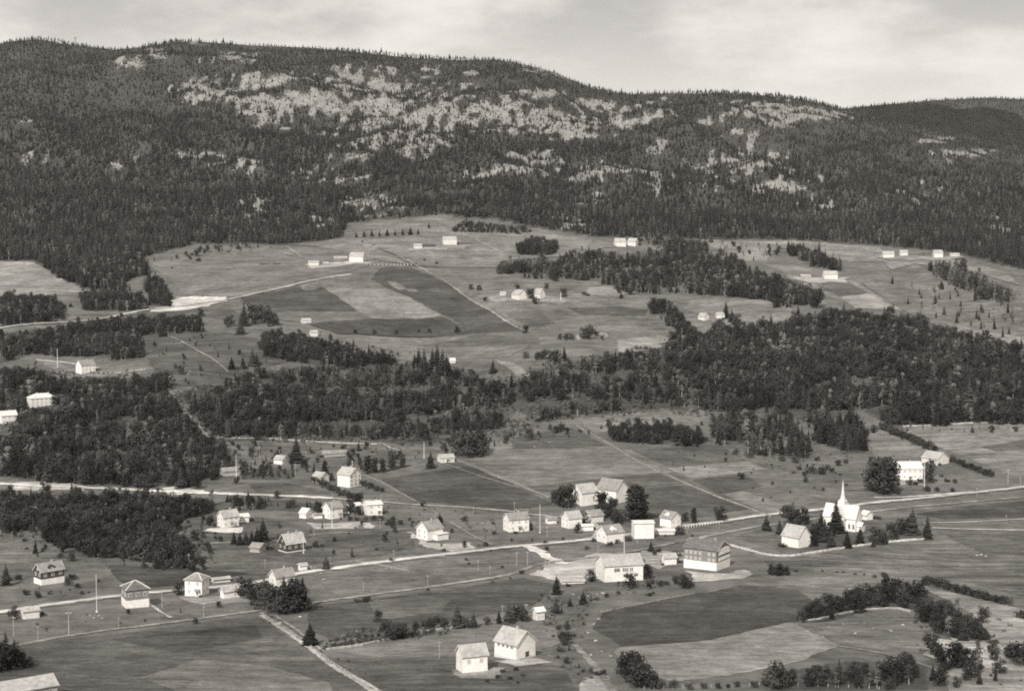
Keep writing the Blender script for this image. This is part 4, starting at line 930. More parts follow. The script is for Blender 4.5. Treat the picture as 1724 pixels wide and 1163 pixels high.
house('tiny pale shed left of the middle farm barn', 'shed', 843, 498, 9, 2, 4, 3, 12, M_OFFWHITE, M_ROOF_W, name='shed', door=False)
house('white gabled house on the meadow beside the right upper wood', 'house', 1186, 540, 11, 8, 7, 6, -40, M_WHITE, M_ROOF_W, door=False)
house('white house under a spruce beside the gabled meadow house', 'house', 1207, 537, 13, 3, 7, 4, 12, M_WHITE, M_ROOF_W, door=False)
house('long white house at the left of the top right farm row', 'house', 1487, 435, 18, 4, 7, 5, 12, M_WHITE, M_ROOF_W, door=False)
house('small white house second in the top right farm row', 'house', 1516, 431, 12, 3, 6, 4, 12, M_WHITE, M_ROOF_W, door=False)
house('square white house standing alone under the forest edge at top right', 'house', 1573, 435, 14, 4, 9, 5, 14, M_WHITE, M_ROOF_W, door=False)
house('low grey shed at the right end of the top right farm row', 'shed', 1600, 433, 15, 2, 4, 3, 10, M_OFFWHITE, M_ROOF_L, name='shed', door=False)
house('white farmhouse under the spruce row on the right hill', 'house', 1388, 471, 22, 5, 9, 6, 14, M_WHITE, M_ROOF_W, door=False)
house('low grey shed left of the farmhouse under the spruce row', 'shed', 1349, 469, 16, 3, 4, 3, 12, M_GREYWALL, M_ROOF_W, name='shed', door=False)
house('grey gabled hut in the broad right wood', 'hut', 1419, 571, 9, 8, 6, 6, -40, M_GREYWALL, M_ROOF_L, name='hut', door=False, hidden=True)
house('long grey barn half hidden in the broad right wood', 'barn', 1446, 573, 30, 3, 7, 4, 8, M_GREYWALL, M_ROOF_L, name='barn', door=False, hidden=True)
house('pale-roofed hut at the left foot of the dark fields', 'hut', 509, 544, 15, 3, 4, 4, 12, M_OFFWHITE, M_ROOF_W, name='hut', door=False)
house('white hut among bushes below the dark fields', 'hut', 524, 566, 11, 3, 6, 4, 12, M_WHITE, M_ROOF_W, name='hut', door=False)
house('tiny white hut on the meadow between spruce clumps', 'hut', 759, 612, 8, 3, 5, 4, 20, M_WHITE, M_ROOF_W, name='hut', door=False)
house('dark hay hut on the upper left field, left one of a pair', 'hut', 440, 446, 12, 2, 2.5, 2.5, 10, M_BROWN, M_ROOF_D, name='hut', door=False)
house('dark hay hut on the upper left field, right one of a pair', 'hut', 463, 446, 8, 2, 2.5, 2.5, 10, M_BROWN, M_ROOF_D, name='hut', door=False)

# --- the church: cross plan, tower with slender spire over the crossing
(X, Y, Z) = ground([(1421, 893)])[0]
chs = FPX / project(X, Y, Z)[2]
Y += 4; Z = float(H(X, Y))
rz = math.radians(-24) - math.atan2(X, Y)
church = empty('church', (X, Y, Z - .3), rz, 3)
tag(church, 'white cross-shaped church with slender spire among graveyard trees', 'church')
def gable_prism(x0, x1, w, hw, hr, axis):
    h_ = w / 2
    v = [(x0, -h_, 0), (x1, -h_, 0), (x1, h_, 0), (x0, h_, 0), (x0, -h_, hw), (x1, -h_, hw), (x1, h_, hw), (x0, h_, hw), (x0, 0, hw + hr), (x1, 0, hw + hr)]
    f = [(0, 3, 2, 1), (0, 1, 5, 4), (2, 3, 7, 6), (1, 2, 6, 9, 5), (3, 0, 4, 8, 7), (4, 5, 9, 8), (6, 7, 8, 9)]
    if axis == 'y': v = [(-b_, a_, c_) for a_, b_, c_ in v]
    return v, f
def roof_prism(x0, x1, w, hw, hr, axis, e=.4, th=.2):
    parts = []
    sl = hr / (w / 2)
    for sg in (-1, 1):
        ya = sg * (w / 2 + e); za = hw - e * sl + .05; zb = hw + hr + .05
        vv = [(x0, ya, za), (x1, ya, za), (x1, 0, zb), (x0, 0, zb), (x0, ya, za + th), (x1, ya, za + th), (x1, 0, zb + th), (x0, 0, zb + th)]
        if axis == 'y': vv = [(-b_, a_, c_) for a_, b_, c_ in vv]
        ff = [(0, 3, 2, 1), (4, 5, 6, 7), (0, 1, 5, 4), (1, 2, 6, 5), (2, 3, 7, 6), (3, 0, 4, 7)]
        if sg > 0: ff = [tuple(reversed(q)) for q in ff]
        parts.append((vv, ff))
    return join_vf(parts)
k = 3.0 / chs
for nm, x0, x1, w, hw, hr, ax in (('nave', -9.6, 9.6, 8.6, 8.0, 6.4, 'x'), ('transept', -7.2, 7.2, 8.2, 7.95, 6.2, 'y')):
    o = obj(nm, mesh_from(nm, *gable_prism(x0*k, x1*k, w*k, hw*k, hr*k, ax), [M_WHITE]), church)
    obj('roof', mesh_from('roof', *roof_prism((x0 - .5)*k, (x1 + .5)*k, w*k, hw*k, hr*k, ax), [M_ROOF_W]), church)
    for sg in (-1, 1):
        for q in (.35, .62, .88):
            t = sg * x1 * q
            if abs(t) < 5.2: continue
            for s2 in (-1, 1):
                if ax == 'x': add_window(church, t*k, s2*w/2*k, 3.4*k, 0 if s2 < 0 else math.pi, 1.0, 2.4, M_OFFWHITE)
                else: add_window(church, -s2*w/2*k, t*k, 3.4*k, -s2*math.pi/2, 1.0, 2.4, M_OFFWHITE)
box('tower', -2.0*k, 2.0*k, -2.0*k, 2.0*k, 9*k, 16.2*k, M_WHITE, church)
def frustum(rings, n=8, rot=math.pi/8):
    V, F = [], []
    for r, z in rings:
        V += [(r*math.cos(rot + 2*math.pi*i/n), r*math.sin(rot + 2*math.pi*i/n), z) for i in range(n)]
    for a in range(len(rings) - 1):
        F += [(a*n + i, a*n + (i+1) % n, (a+1)*n + (i+1) % n, (a+1)*n + i) for i in range(n)]
    F.append(tuple(range(n - 1, -1, -1))); F.append(tuple(range((len(rings)-1)*n, len(rings)*n)))
    return V, F
obj('tower_skirt', mesh_from('tower_skirt', *frustum([(3.0*k, 16.2*k), (2.9*k, 16.4*k), (1.5*k, 18.0*k)], 4, math.pi/4), [M_ROOF_W]), church)
sp = obj('spire', mesh_from('spire', *frustum([(1.45*k, 17.9*k), (1.1*k, 19.4*k), (.62*k, 22.8*k), (.10*k, 28.2*k)]), [M_OFFWHITE]), church)
obj('finial', mesh_from('finial', *join_vf([frustum([(.05, 28.1*k), (.22, 28.4*k), (.22, 28.7*k), (.05, 29*k)], 6, 0), box_vf(-.05, .05, -.05, .05, 28.9*k, 30.0*k)]), [M_DKGREY]), sp)
box('porch', 9.6*k, 12.4*k, -2.4*k, 2.4*k, -.5, 3.6*k, M_WHITE, church)
obj('porch_roof', mesh_from('porch_roof', *roof_prism(9.5*k, 12.7*k, 4.8*k, 3.6*k, 2.0*k, 'x', .3, .15), [M_ROOF_W]), church)
BBOX.append((1388, 1456, 815, 893, Y)); FOOT.append((X, Y, 15))
house('small white gabled chapel building right of the church', 'chapel', 1458, 876, 9, 11, 9, 6, -45, M_WHITE, M_ROOF_W, name='chapel', door=False)

# ------------------------------------------------------------------ poles, fences, walls, stones
def tube(pts, r0, r1, n=6):
    V, F = [], []
    m = len(pts)
    for i, p_ in enumerate(pts):
        r = r0 + (r1 - r0) * i / (m - 1)
        V += [(p_[0] + r*math.cos(2*math.pi*j/n), p_[1] + r*math.sin(2*math.pi*j/n), p_[2]) for j in range(n)]
    for a in range(m - 1):
        F += [(a*n + j, a*n + (j+1) % n, (a+1)*n + (j+1) % n, (a+1)*n + j) for j in range(n)]
    F.append(tuple(range(n-1, -1, -1))); F.append(tuple(range((m-1)*n, m*n)))
    return V, F
def flagpole(px, py, hpx, label, r=.11):
    X, Y, Z = ground([(px, py)])[0]
    hh = hpx * project(X, Y, Z)[2] / FPX
    o = empty('flagpole', (X, Y, Z)); tag(o, label, 'flagpole')
    r = max(r, Y * 0.00019)
    obj('pole', mesh_from('pole', *tube([(0, 0, -.5), (0, 0, hh * .5), (0, 0, hh)], r * 1.2, r * .7, 8), [M_WHITE]), o)
    obj('knob', mesh_from('knob', *frustum([(.03, hh), (r * 1.4, hh + .1), (r * 1.4, hh + .25), (.03, hh + .38)], 8), [M_WHITE]), o)
    obj('footing', mesh_from('footing', *frustum([(.5, -.6), (.45, .35), (.3, .5)], 8), [M_CONC]), o)
flagpole(163, 1030, 62, 'tall white flagpole on the lawn left of the hipped-roof house')
flagpole(398, 810, 44, 'white flagpole among trees above the bright road')
flagpole(559, 888, 42, 'tall flagpole in front of the white two-storey house on the slope')
flagpole(511, 931, 34, 'white flagpole at the corner of the dark brown house')
flagpole(909, 897, 47, 'tall white flagpole in the middle of the village')
flagpole(714, 772, 27, 'slim white flagpole left of a lone dark spruce')
flagpole(1051, 935, 36, 'flagpole behind the long school-like building')
flagpole(97, 619, 32, 'flagpole beside the white house on the knoll')
flagpole(1556, 822, 50, 'thick white flagpole before the white farmhouse at right', .2)
flagpole(593, 790, 14, 'short flagpole behind the tall three-storey house')
flagpole(944, 506, 14, 'small flagpole on the middle farm')
_um = None
def utility_pole(px, py, hpx, label):
    global _um
    X, Y, Z = ground([(px, py)])[0]
    hh = hpx * project(X, Y, Z)[2] / FPX
    if _um is None:
        p_ = mesh_from('post', *tube([(0, 0, -.12), (0, 0, .5), (0, 0, 1)], .018, .013, 8), [M_WOODPOLE])
        c_ = mesh_from('crossarm', *box_vf(-.11, .11, -.012, .012, .90, .915), [M_WOODPOLE])
        i_ = mesh_from('insulator', *frustum([(.006, .915), (.010, .925), (.010, .938), (.004, .945)], 6), [M_WHITE])
        _um = (p_, c_, i_)
    o = empty('utility_pole', (X, Y, Z), random.uniform(-.5, .5)); tag(o, label, 'utility pole', 'utility poles along road and track')
    a = obj('post', _um[0], o); c = obj('crossarm', _um[1], o)
    for x in (-.095, .095):
        q = obj('insulator', _um[2], o); q.location = (x * hh, 0, 0); q.scale = (hh,) * 3
    a.scale = c.scale = (hh,) * 3
UP = [(23, 1070, 34, 'leftmost utility pole on the verge'), (64, 1076, 24, 'second utility pole from the left on the verge'), (116, 1071, 44, 'tallest utility pole left of the lawn flagpole on the track'), (200, 1058, 20, 'short utility pole beside the track below the hipped-roof house'),
      (273, 1022, 30, 'utility pole right of the hipped-roof house'), (267, 1043, 10, 'very short pole below the garden path'), (343, 1041, 22, 'utility pole by the track below the low white shed'), (410, 1030, 10, 'short pole where the field lane meets the track'),
      (446, 957, 16, 'pole in the field left of the garden-tree house'), (556, 951, 14, 'pole right of the open shelter'), (612, 997, 18, 'pole beside the track right of the dark garden trees'), (663, 945, 20, 'pole on the upper verge of the main road at a dark bush'),
      (720, 987, 20, 'pole standing on the track in the middle'), (825, 969, 17, 'pole on the track left of the bright yard'), (805, 960, 18, 'pole in the fields between road and track'), (870, 952, 24, 'left pole of the group at the lane to the bright yard'),
      (888, 951, 24, 'middle pole of the group at the lane to the bright yard'), (918, 955, 18, 'right pole of the group at the lane to the bright yard'), (925, 953, 16, 'pole at the left end of the bright yard'), (1007, 934, 16, 'pole behind the school-like building gable'),
      (899, 895, 18, 'pole just left of the village flagpole foot'), (921, 905, 20, 'pole right of the village flagpole foot'), (733, 872, 12, 'pole behind the white house on bare ground'), (797, 866, 14, 'pole along the narrow village lane'),
      (866, 862, 18, 'pole behind the two-storey white village house'), (642, 845, 14, 'pole above the white guesthouse'), (640, 890, 18, 'pole below the guesthouse hedge'), (529, 902, 16, 'pole right of the dark brown house'),
      (886, 1045, 30, 'tall pole left of the leaning-board hut'), (846, 1042, 24, 'pole in the tree row above the foreground houses'), (870, 1040, 22, 'pole among trees left of the tall pole by the hut'), (740, 1108, 30, 'slim pole in the pale field left of the foreground houses'),
      (1073, 922, 14, 'pole beside the flat white block'), (1157, 898, 14, 'pole along the road right of the cross-gabled house'), (1211, 890, 12, 'pole by the road left of the round tree'), (1645, 836, 16, 'pole where the farm lane meets the road'), (1569, 835, 12, 'pole below the thick white flagpole'),
      (1697, 815, 26, 'rightmost utility pole by the road'), (1718, 818, 16, 'pole at the right frame edge by the road'), (497, 800, 20, 'pole above the small white house'), (437, 772, 20, 'pole left of the small white cottage'), (516, 775, 16, 'pole right of the big lone spruce'),
      (312, 800, 24, 'pale pole in the trees above the gravel bank'), (322, 760, 16, 'pale pole on the wooded knoll edge'), (1694, 880, 14, 'pole on the right pasture lane')]
for a in UP: utility_pole(*a)

def path_world(line, step):
    return resample(chaikin([(x, y) for x, y, z in ground(line)], False, 2), step)
def fence(line, label, step=3.0, hgt=1.15, mat=None, rails=2, pr=.07):
    c = path_world(line, step)
    mat = mat or M_WOODPOLE
    x0, y0 = c[0]
    z0 = float(H(x0, y0))
    root = empty('fence', (x0, y0, z0)); tag(root, label, 'fence')
    pm = mesh_from('post', *box_vf(-pr, pr, -pr, pr, -.4, hgt), [mat])
    Zs = H(c[:, 0], c[:, 1])
    for (x, y), z in list(zip(c, Zs))[:290]:
        o = obj('post', pm, root, (x - x0, y - y0, z - z0), random.uniform(-.2, .2)); o.rotation_euler = (random.gauss(0, .05), random.gauss(0, .05), random.uniform(-.3, .3))
    for k_ in range(rails):
        zz_ = hgt * (.88 - .42 * k_)
        V, F = [], []
        for i, ((x, y), z) in enumerate(zip(c, Zs)):
            for dx, dz in ((-.03, -.06), (.03, -.06), (.03, .06), (-.03, .06)):
                V.append((x - x0, y - y0 + dx - .1, z - z0 + zz_ + dz))
            if i:
                a = (i - 1) * 4
                F += [(a + j, a + (j + 1) % 4, a + 4 + (j + 1) % 4, a + 4 + j) for j in range(4)]
        obj('rail', mesh_from('rail', V, F, [mat]), root)
def stone_wall(line, label, w=.8, hgt=.9, mat=None, name='stone_wall'):
    c = path_world(line, 1.6)
    mat = mat or M_STONE
    x0, y0 = c[0]; z0 = float(H(x0, y0))
    tg = np.gradient(c, axis=0); tg /= np.linalg.norm(tg, axis=1)[:, None] + 1e-9
    nr = np.column_stack([-tg[:, 1], tg[:, 0]])
    V, F = [], []
    r = random.Random(int(x0))
    for i in range(len(c)):
        z = float(H(*c[i])) - z0
        for u, q in ((-.6, -.3), (-.45, .7), (-.15, 1.0), (.2, .95), (.45, .65), (.6, -.3)):
            jj = r.uniform(-.12, .12)
            V.append((c[i][0] - x0 + nr[i][0]*(u*w + jj), c[i][1] - y0 + nr[i][1]*(u*w + jj), z + q*hgt*(r.uniform(.75, 1.25) if q > 0 else 1)))
        if i:
            a = (i - 1) * 6
            F += [(a + j, a + j + 1, a + 7 + j, a + 6 + j) for j in range(5)]
    o = obj(name, mesh_from(name, V, F, [mat]), None, (x0, y0, z0))
    tag(o, label, 'wall')
WALLM = paint(0.45, .9, .25, .5)
stone_wall([(1180, 908), (1230, 918), (1290, 935), (1330, 937), (1380, 929), (1440, 920), (1500, 912), (1567, 907)], 'pale stone wall curving round the churchyard', .75, .95, WALLM)
stone_wall([(613, 413), (640, 415), (669, 415)], 'pale stone wall left of the topmost farm', 1.5, 1.3)
stone_wall([(1345, 1047), (1380, 1042), (1420, 1032), (1460, 1026), (1510, 1024), (1535, 1030)], 'low stone wall under the curved tree belt', .7, .7)
stone_wall([(548, 1094), (600, 1088), (660, 1075), (720, 1062), (800, 1052)], 'rough stone wall along the foreground hedge', .9, .8)
stone_wall([(970, 716), (1020, 744), (1060, 770), (1130, 804), (1210, 838), (1300, 870)], 'long stone wall running down between the middle fields', .9, .9, paint(.22, .9, .4, .6))
stone_wall([(1520, 718), (1600, 715), (1724, 711), (1800, 710)], 'stone wall along the foot of the broad right wood', 1.3, 1.1)
stone_wall([(590, 1138), (620, 1152), (650, 1172)], 'short stone wall beside the field lane', .8, .7)
stone_wall([(1010, 1030), (1100, 1012), (1170, 998)], 'crumbling stone edge above the dark foreground field', .7, .35, paint(.2, .9, .4, .6))
stone_wall([(345, 735), (420, 738), (480, 740), (560, 745), (640, 748)], 'rough stone row along the foot of the wooded bank', .9, .7)
stone_wall([(60, 606), (125, 612), (170, 620)], 'pale rubble wall behind the knoll house', 1.0, .9)
stone_wall([(190, 628), (215, 625), (246, 622)], 'stone row right of the knoll house', .9, .8)
fence([(617, 446), (650, 447), (692, 446)], 'white post fence right of the upper left farm barn', 6, 2.0, M_WHITE, 0, .35)
fence([(1130, 893), (1160, 888), (1215, 880)], 'white post fence along the village road', 2.2, 1.5, M_WHITE, 1, .16)
fence([(1085, 1160), (1200, 1156), (1330, 1152), (1480, 1160)], 'low post fence along the bottom edge', 3.0, 1.0, None, 0)
fence([(612, 800), (640, 812), (670, 828), (700, 845)], 'fence running down right of the tall three-storey house', 3, 1.2)
fence([(745, 766), (800, 786), (860, 810), (930, 842)], 'wooden fence between the two middle fields', 4, 1.1)
fence([(440, 1034), (480, 1058), (520, 1086), (560, 1118), (600, 1142)], 'rough fence beside the field lane', 3, 1.0)
fence([(345, 916), (400, 914), (440, 912)], 'fence under the small spruce row', 3, 1.1)
fence([(688, 963), (640, 953), (600, 946)], 'fence across the fields below the main road', 4, 1.1)

# boulders
def boulder_mesh(seed):
    r = random.Random(seed)
    bm = bmesh.new(); bmesh.ops.create_icosphere(bm, subdivisions=2, radius=1)
    ax = [Vector((r.gauss(0, 1), r.gauss(0, 1), r.gauss(0, 1))).normalized() for _ in range(7)]
    for v in bm.verts:
        d = 1.0
        for a in ax: d = min(d, .72 + .35 * abs(1 - max(v.co.normalized().dot(a), 0)))
        v.co = v.co * d * r.uniform(.95, 1.05); v.co.z *= .6
    me = bpy.data.meshes.new('boulder'); bm.to_mesh(me); bm.free(); me.materials.append(M_STONE)
    return me
_bm = [boulder_mesh(i) for i in range(4)]
BO = [(340, 602), (317, 600), (286, 634), (317, 630), (330, 655), (320, 625), (378, 648), (1360, 1062), (1395, 1055), (1420, 1050), (1440, 1066), (1470, 1058), (1500, 1062), (1385, 1072), (1520, 1052), (1455, 1048),
      (540, 965), (545, 975), (152, 1036), (158, 1040), (167, 1036), (172, 1040), (1000, 1050), (1008, 1042), (990, 1065), (1003, 1078), (1013, 1096), (1028, 1104), (995, 1102), (1000, 1148), (1006, 1152), (980, 1150), (986, 1160),
      (965, 1000), (975, 1005), (990, 1003), (1005, 1000), (1015, 998), (650, 957), (800, 535), (505, 1038), (470, 1048), (1645, 935), (1652, 934), (1660, 936), (975, 570), (1012, 566), (1018, 570), (1175, 965), (1190, 970), (1215, 972), (1240, 966),
      (900, 752), (910, 748), (925, 745), (1005, 665), (1030, 655), (560, 690), (470, 700), (455, 712), (520, 680)]
BOL = [(ground([q])[0], q) for q in BO]
_bplace = lambda q: ('in the stony left hillside pasture' if q[0] < 400 and q[1] < 700 else 'in the rough pasture inside the curved tree belt' if 1340 < q[0] < 1540 and q[1] > 1040 else
                     'heaped at the foot of the lawn flagpole' if q[0] < 180 else 'on the rubble bank below the dark-roofed building' if q[0] > 1150 and 960 < q[1] < 980 else 'in the right meadow behind the hedge' if q[0] > 1600 else
                     'beside the stony stream in the foreground' if q[1] > 990 and 950 < q[0] < 1040 else 'on the wooded bank' if 600 < q[1] < 760 else 'in the fields')
_bp = {}
for (_w, q) in BOL: _bp.setdefault(_bplace(q), []).append(q)
for pl in _bp: _bp[pl].sort()
_ORD = ['leftmost', 'second', 'third', 'fourth', 'fifth', 'sixth', 'seventh', 'eighth', 'ninth', 'tenth', 'eleventh', 'twelfth', 'thirteenth', 'fourteenth', 'fifteenth', 'sixteenth', 'seventeenth', 'eighteenth', 'nineteenth', 'twentieth']
for i, ((X, Y, Z), q) in enumerate(BOL):
    o = obj('boulder', _bm[i % 4], None, (X, Y, Z), random.uniform(0, 6))
    s_ = random.uniform(.35, 1.0) * (1 + max(0, Y - 1000) / 1200)
    o.scale = (s_ * 1.3, s_, s_)
    pl = _bplace(q); _i = _bp[pl].index(q); tag(o, 'pale grey boulder lying ' + pl + ', ' + _ORD[_i] + (' from left' if _i else ''), 'boulder', 'boulders ' + pl)
# heaps of cleared stones overgrown with grass, in the dark fields
def mound(poly, label, hgt, v):
    w = [(x, y) for x, y, z in ground(chaikin(poly, True, 2))]
    w = np.array(w); c = w.mean(0); z0 = float(H(*c)); n = len(w)
    V = [(0, 0, hgt)]; F = []
    r = random.Random(3)
    for k_, (u, q) in enumerate(((.35, .95), (.65, .8), (.88, .45), (1.0, -.3))):
        for a in w:
            x, y = (a - c) * u
            V.append((x, y, float(H(c[0] + x, c[1] + y)) - z0 + hgt * q * (r.uniform(.75, 1.2) if q > 0 else 1)))
    for j in range(n): F.append((0, 1 + j, 1 + (j + 1) % n))
    for k_ in range(3):
        for j in range(n): F.append((1 + k_*n + j, 1 + (k_+1)*n + j, 1 + (k_+1)*n + (j+1) % n, 1 + k_*n + (j+1) % n))
    o = obj('stone_heap', mesh_from('stone_heap', V, F, [soil(v, .3, .1)]), None, (c[0], c[1], z0)); tag(o, label, 'stone heap')
mound([(503, 482), (515, 478), (535, 480), (541, 486), (525, 491), (508, 490)], 'oval overgrown stone heap beside the upper road', 2.5, T(118))
mound([(648, 474), (668, 475), (690, 488), (672, 490), (660, 484)], 'long overgrown stone heap in the dark field', 2.5, T(125))
mound([(678, 486), (700, 487), (708, 492), (692, 495)], 'small low stone heap below the long one in the dark field', 1.5, T(120))
mound([(966, 566), (975, 562), (986, 568), (975, 574)], 'pale rounded stone heap left in the bush cluster', 2.5, T(145))
mound([(1005, 562), (1020, 560), (1030, 568), (1014, 572)], 'pale rounded stone heap right in the bush cluster', 3, T(145))
# lookout hut on the skyline
X = (135 - 862) / FPX * RIDGE_Y
o = empty('lookout_tower', (X, RIDGE_Y, float(H(X, RIDGE_Y)))); tag(o, 'tiny lookout tower on the left skyline of the mountain', 'tower')
obj('frame', mesh_from('frame', *join_vf([frustum([(5, -1), (2.2, 16)], 4, math.pi/4)]), [M_GREYWALL]), o)
obj('cabin', mesh_from('cabin', *join_vf([box_vf(-2.6, 2.6, -2.6, 2.6, 16, 19), frustum([(4, 19), (.2, 22)], 4, math.pi/4)]), [M_GREYWALL]), o)

# ------------------------------------------------------------------ vegetation: prototypes (unit height)
def spruce_proto(seed, wide=.17, tiers=17):
    r = random.Random(seed)
    V, F = [], []
    for t in range(tiers):
        u = t / (tiers - 1)
        z = .06 + .92 * u
        rad = wide * (1 - u) ** .85 * r.uniform(.8, 1.2) + .008
        nb = max(4, int(10 - 5 * u))
        a0 = r.uniform(0, 6.28)
        for i in range(nb):
            a = a0 + 6.283 * i / nb + r.uniform(-.25, .25)
            rr = rad * r.uniform(.65, 1.2)
            wd = rr * r.uniform(.5, .75) + .006
            dz = -rr * r.uniform(.35, .75)
            ca, sa = math.cos(a), math.sin(a)
            n = len(V)
            zz_ = z + r.uniform(-.015, .015)
            V += [(0, 0, zz_ + .035), (ca*rr*.6 - sa*wd, sa*rr*.6 + ca*wd, zz_ + dz*.75), (ca*rr, sa*rr, zz_ + dz*.65 - .008), (ca*rr*.6 + sa*wd, sa*rr*.6 - ca*wd, zz_ + dz*.75)]
            F += [(n, n+1, n+2), (n, n+2, n+3)]
    n = len(V)      # leader
    V += [(.012, 0, .93), (-.006, .01, .93), (-.006, -.01, .93), (0, 0, 1.03)]; F += [(n, n+1, n+3), (n+1, n+2, n+3), (n+2, n, n+3)]
    return V, F
def trunk_vf(h0, r0, lean=0.0, limbs=0, seed=0, reach=.2):
    r = random.Random(seed)
    parts = [tube([(0, 0, -.04), (lean*.3, 0, h0*.4), (lean, 0, h0)], r0, r0*.35, 6)]
    for i in range(limbs):
        a = 6.28*i/limbs + r.uniform(-.4, .4); z = h0*r.uniform(.4, .75); l = reach*r.uniform(.7, 1.1)
        p0 = Vector((lean*.6, 0, z)); p1 = p0 + Vector((math.cos(a)*l, math.sin(a)*l, l*r.uniform(.7, 1.3)))
        d = p1 - p0; q = d.to_track_quat('Z', 'Y').to_matrix().to_4x4()
        tv, tf = tube([(0, 0, 0), (0, 0, d.length*.5), (0, 0, d.length)], r0*.5, r0*.15, 4)
        parts.append(([tuple(p0 + (q @ Vector(c))) for c in tv], tf))
    return join_vf(parts)
def leafy_proto(seed, lobes, nleaf, size, shape='round'):
    """crown of leaf-clump faces spread through uneven lobes"""
    r = random.Random(seed)
    V, F = [], []
    L = []
    for i in range(lobes):
        if shape == 'round':
            z = r.uniform(.14, .84); q = (1 - ((z - .42)/.48)**2) ** .5 if abs(z - .42) < .46 else .25
            a = r.uniform(0, 6.28); d = q * .30 * r.uniform(.3, 1)
            L.append((Vector((math.cos(a)*d, math.sin(a)*d, z)), r.uniform(.12, .20)))
        elif shape == 'column':
            z = .12 + .8 * (i + .5) / lobes; a = r.uniform(0, 6.28); d = .05 * r.uniform(.2, 1)
            L.append((Vector((math.cos(a)*d, math.sin(a)*d, z)), r.uniform(.075, .12) * (1 - .35 * (z > .8))))
        elif shape == 'birch':
            z = r.uniform(.32, .93); a = r.uniform(0, 6.28); d = .16 * (1.05 - z) * r.uniform(.4, 1.5)
            L.append((Vector((math.cos(a)*d, math.sin(a)*d, z)), r.uniform(.07, .13)))
        else:
            a = r.uniform(0, 6.28); d = .5 * r.uniform(.0, 1) ** .6; z = r.uniform(.25, .72) * (1 - .4*d)
            L.append((Vector((math.cos(a)*d, math.sin(a)*d, z)), r.uniform(.2, .34)))
    tot = sum(b_**2 for a_, b_ in L)
    for c, rad in L:
        for _ in range(int(nleaf * rad**2 / tot)):
            d = Vector((r.gauss(0, 1), r.gauss(0, 1), r.gauss(0, 1))).normalized()
            p_ = c + d * rad * (r.uniform(.35, 1.0) ** .5) * r.choice((1, 1, 1, 1.18))
            if p_.z < .02: p_.z = .02
            nrm = (d + Vector((r.gauss(0, .28), r.gauss(0, .28), r.gauss(.25, .28)))).normalized()
            t = nrm.orthogonal().normalized(); b_ = nrm.cross(t)
            an_ = r.uniform(0, 6.28); t, b_ = t*math.cos(an_) + b_*math.sin(an_), b_*math.cos(an_) - t*math.sin(an_)
            s_ = size * r.uniform(.6, 1.35)
            n = len(V)
            V += [tuple(p_ + t*s_), tuple(p_ + b_*s_*.75), tuple(p_ - t*s_*.9), tuple(p_ - b_*s_*.7)]
            F.append((n, n+1, n+2, n+3))
    return V, F
def pair(kind, cvf, cm, tvf, tm):
    return (kind, mesh_from('crown', *cvf, [cm]), mesh_from('trunk', *tvf, [tm]))
PROTO = {
 'spruce': [pair('spruce', spruce_proto(i, w, 16), M_SPRUCE, trunk_vf(.8, .016), M_BARK) for i, w in enumerate((.15, .17, .19, .15, .22))],
 'broad': [pair('broad', leafy_proto(20 + i, 16, 760, .040), M_BROAD, trunk_vf(.7, .022, .02, 5, i), M_BARK) for i in range(5)],
 'birch': [pair('birch', leafy_proto(40 + i, 15, 420, .030, 'birch'), M_BIRCH, trunk_vf(.88, .013, .03, 3, i, .1), M_BIRCHBARK) for i in range(4)],
 'poplar': [pair('poplar', leafy_proto(60 + i, 16, 520, .032, 'column'), M_SPRUCE, trunk_vf(.85, .016), M_BARK) for i in range(2)],
 'bush': [pair('bush', leafy_proto(80 + i, 9, 260, .085, 'bush'), M_BUSH, trunk_vf(.4, .03, .05, 4, i, .3), M_BARK) for i in range(4)],
 'scrub': [pair('scrub', leafy_proto(90 + i, 7, 90, .13, 'bush'), M_SCRUB, trunk_vf(.3, .03, .05, 3, i, .3), M_BARK) for i in range(3)],
}
PLACES = []      # (kind, X, Y, Z, height, place label or own label, explicit?)
SX = {'spruce': 1.0, 'broad': 1.0, 'birch': 1.0, 'poplar': 1.0, 'bush': 1.0}
def put(kind, px, py, hpx, own, wide=1.0):
    X, Y, Z = ground([(px, py)])[0]
    if len(own.split()) > 16: print('LONG', own)
    PLACES.append((kind, X, Y, Z, hpx * project(X, Y, Z)[2] / FPX, own, True, wide))
CURVE = [(1350, 1047), (1366, 1041), (1384, 1038), (1402, 1035), (1420, 1028), (1440, 1022), (1460, 1019), (1480, 1017), (1500, 1014), (1520, 1012), (1540, 1014)]
CURVE2 = [(1548, 1024), (1564, 1030), (1580, 1036), (1596, 1044), (1612, 1052), (1628, 1060), (1642, 1068), (1655, 1078), (1572, 1048), (1590, 1060), (1608, 1072)]
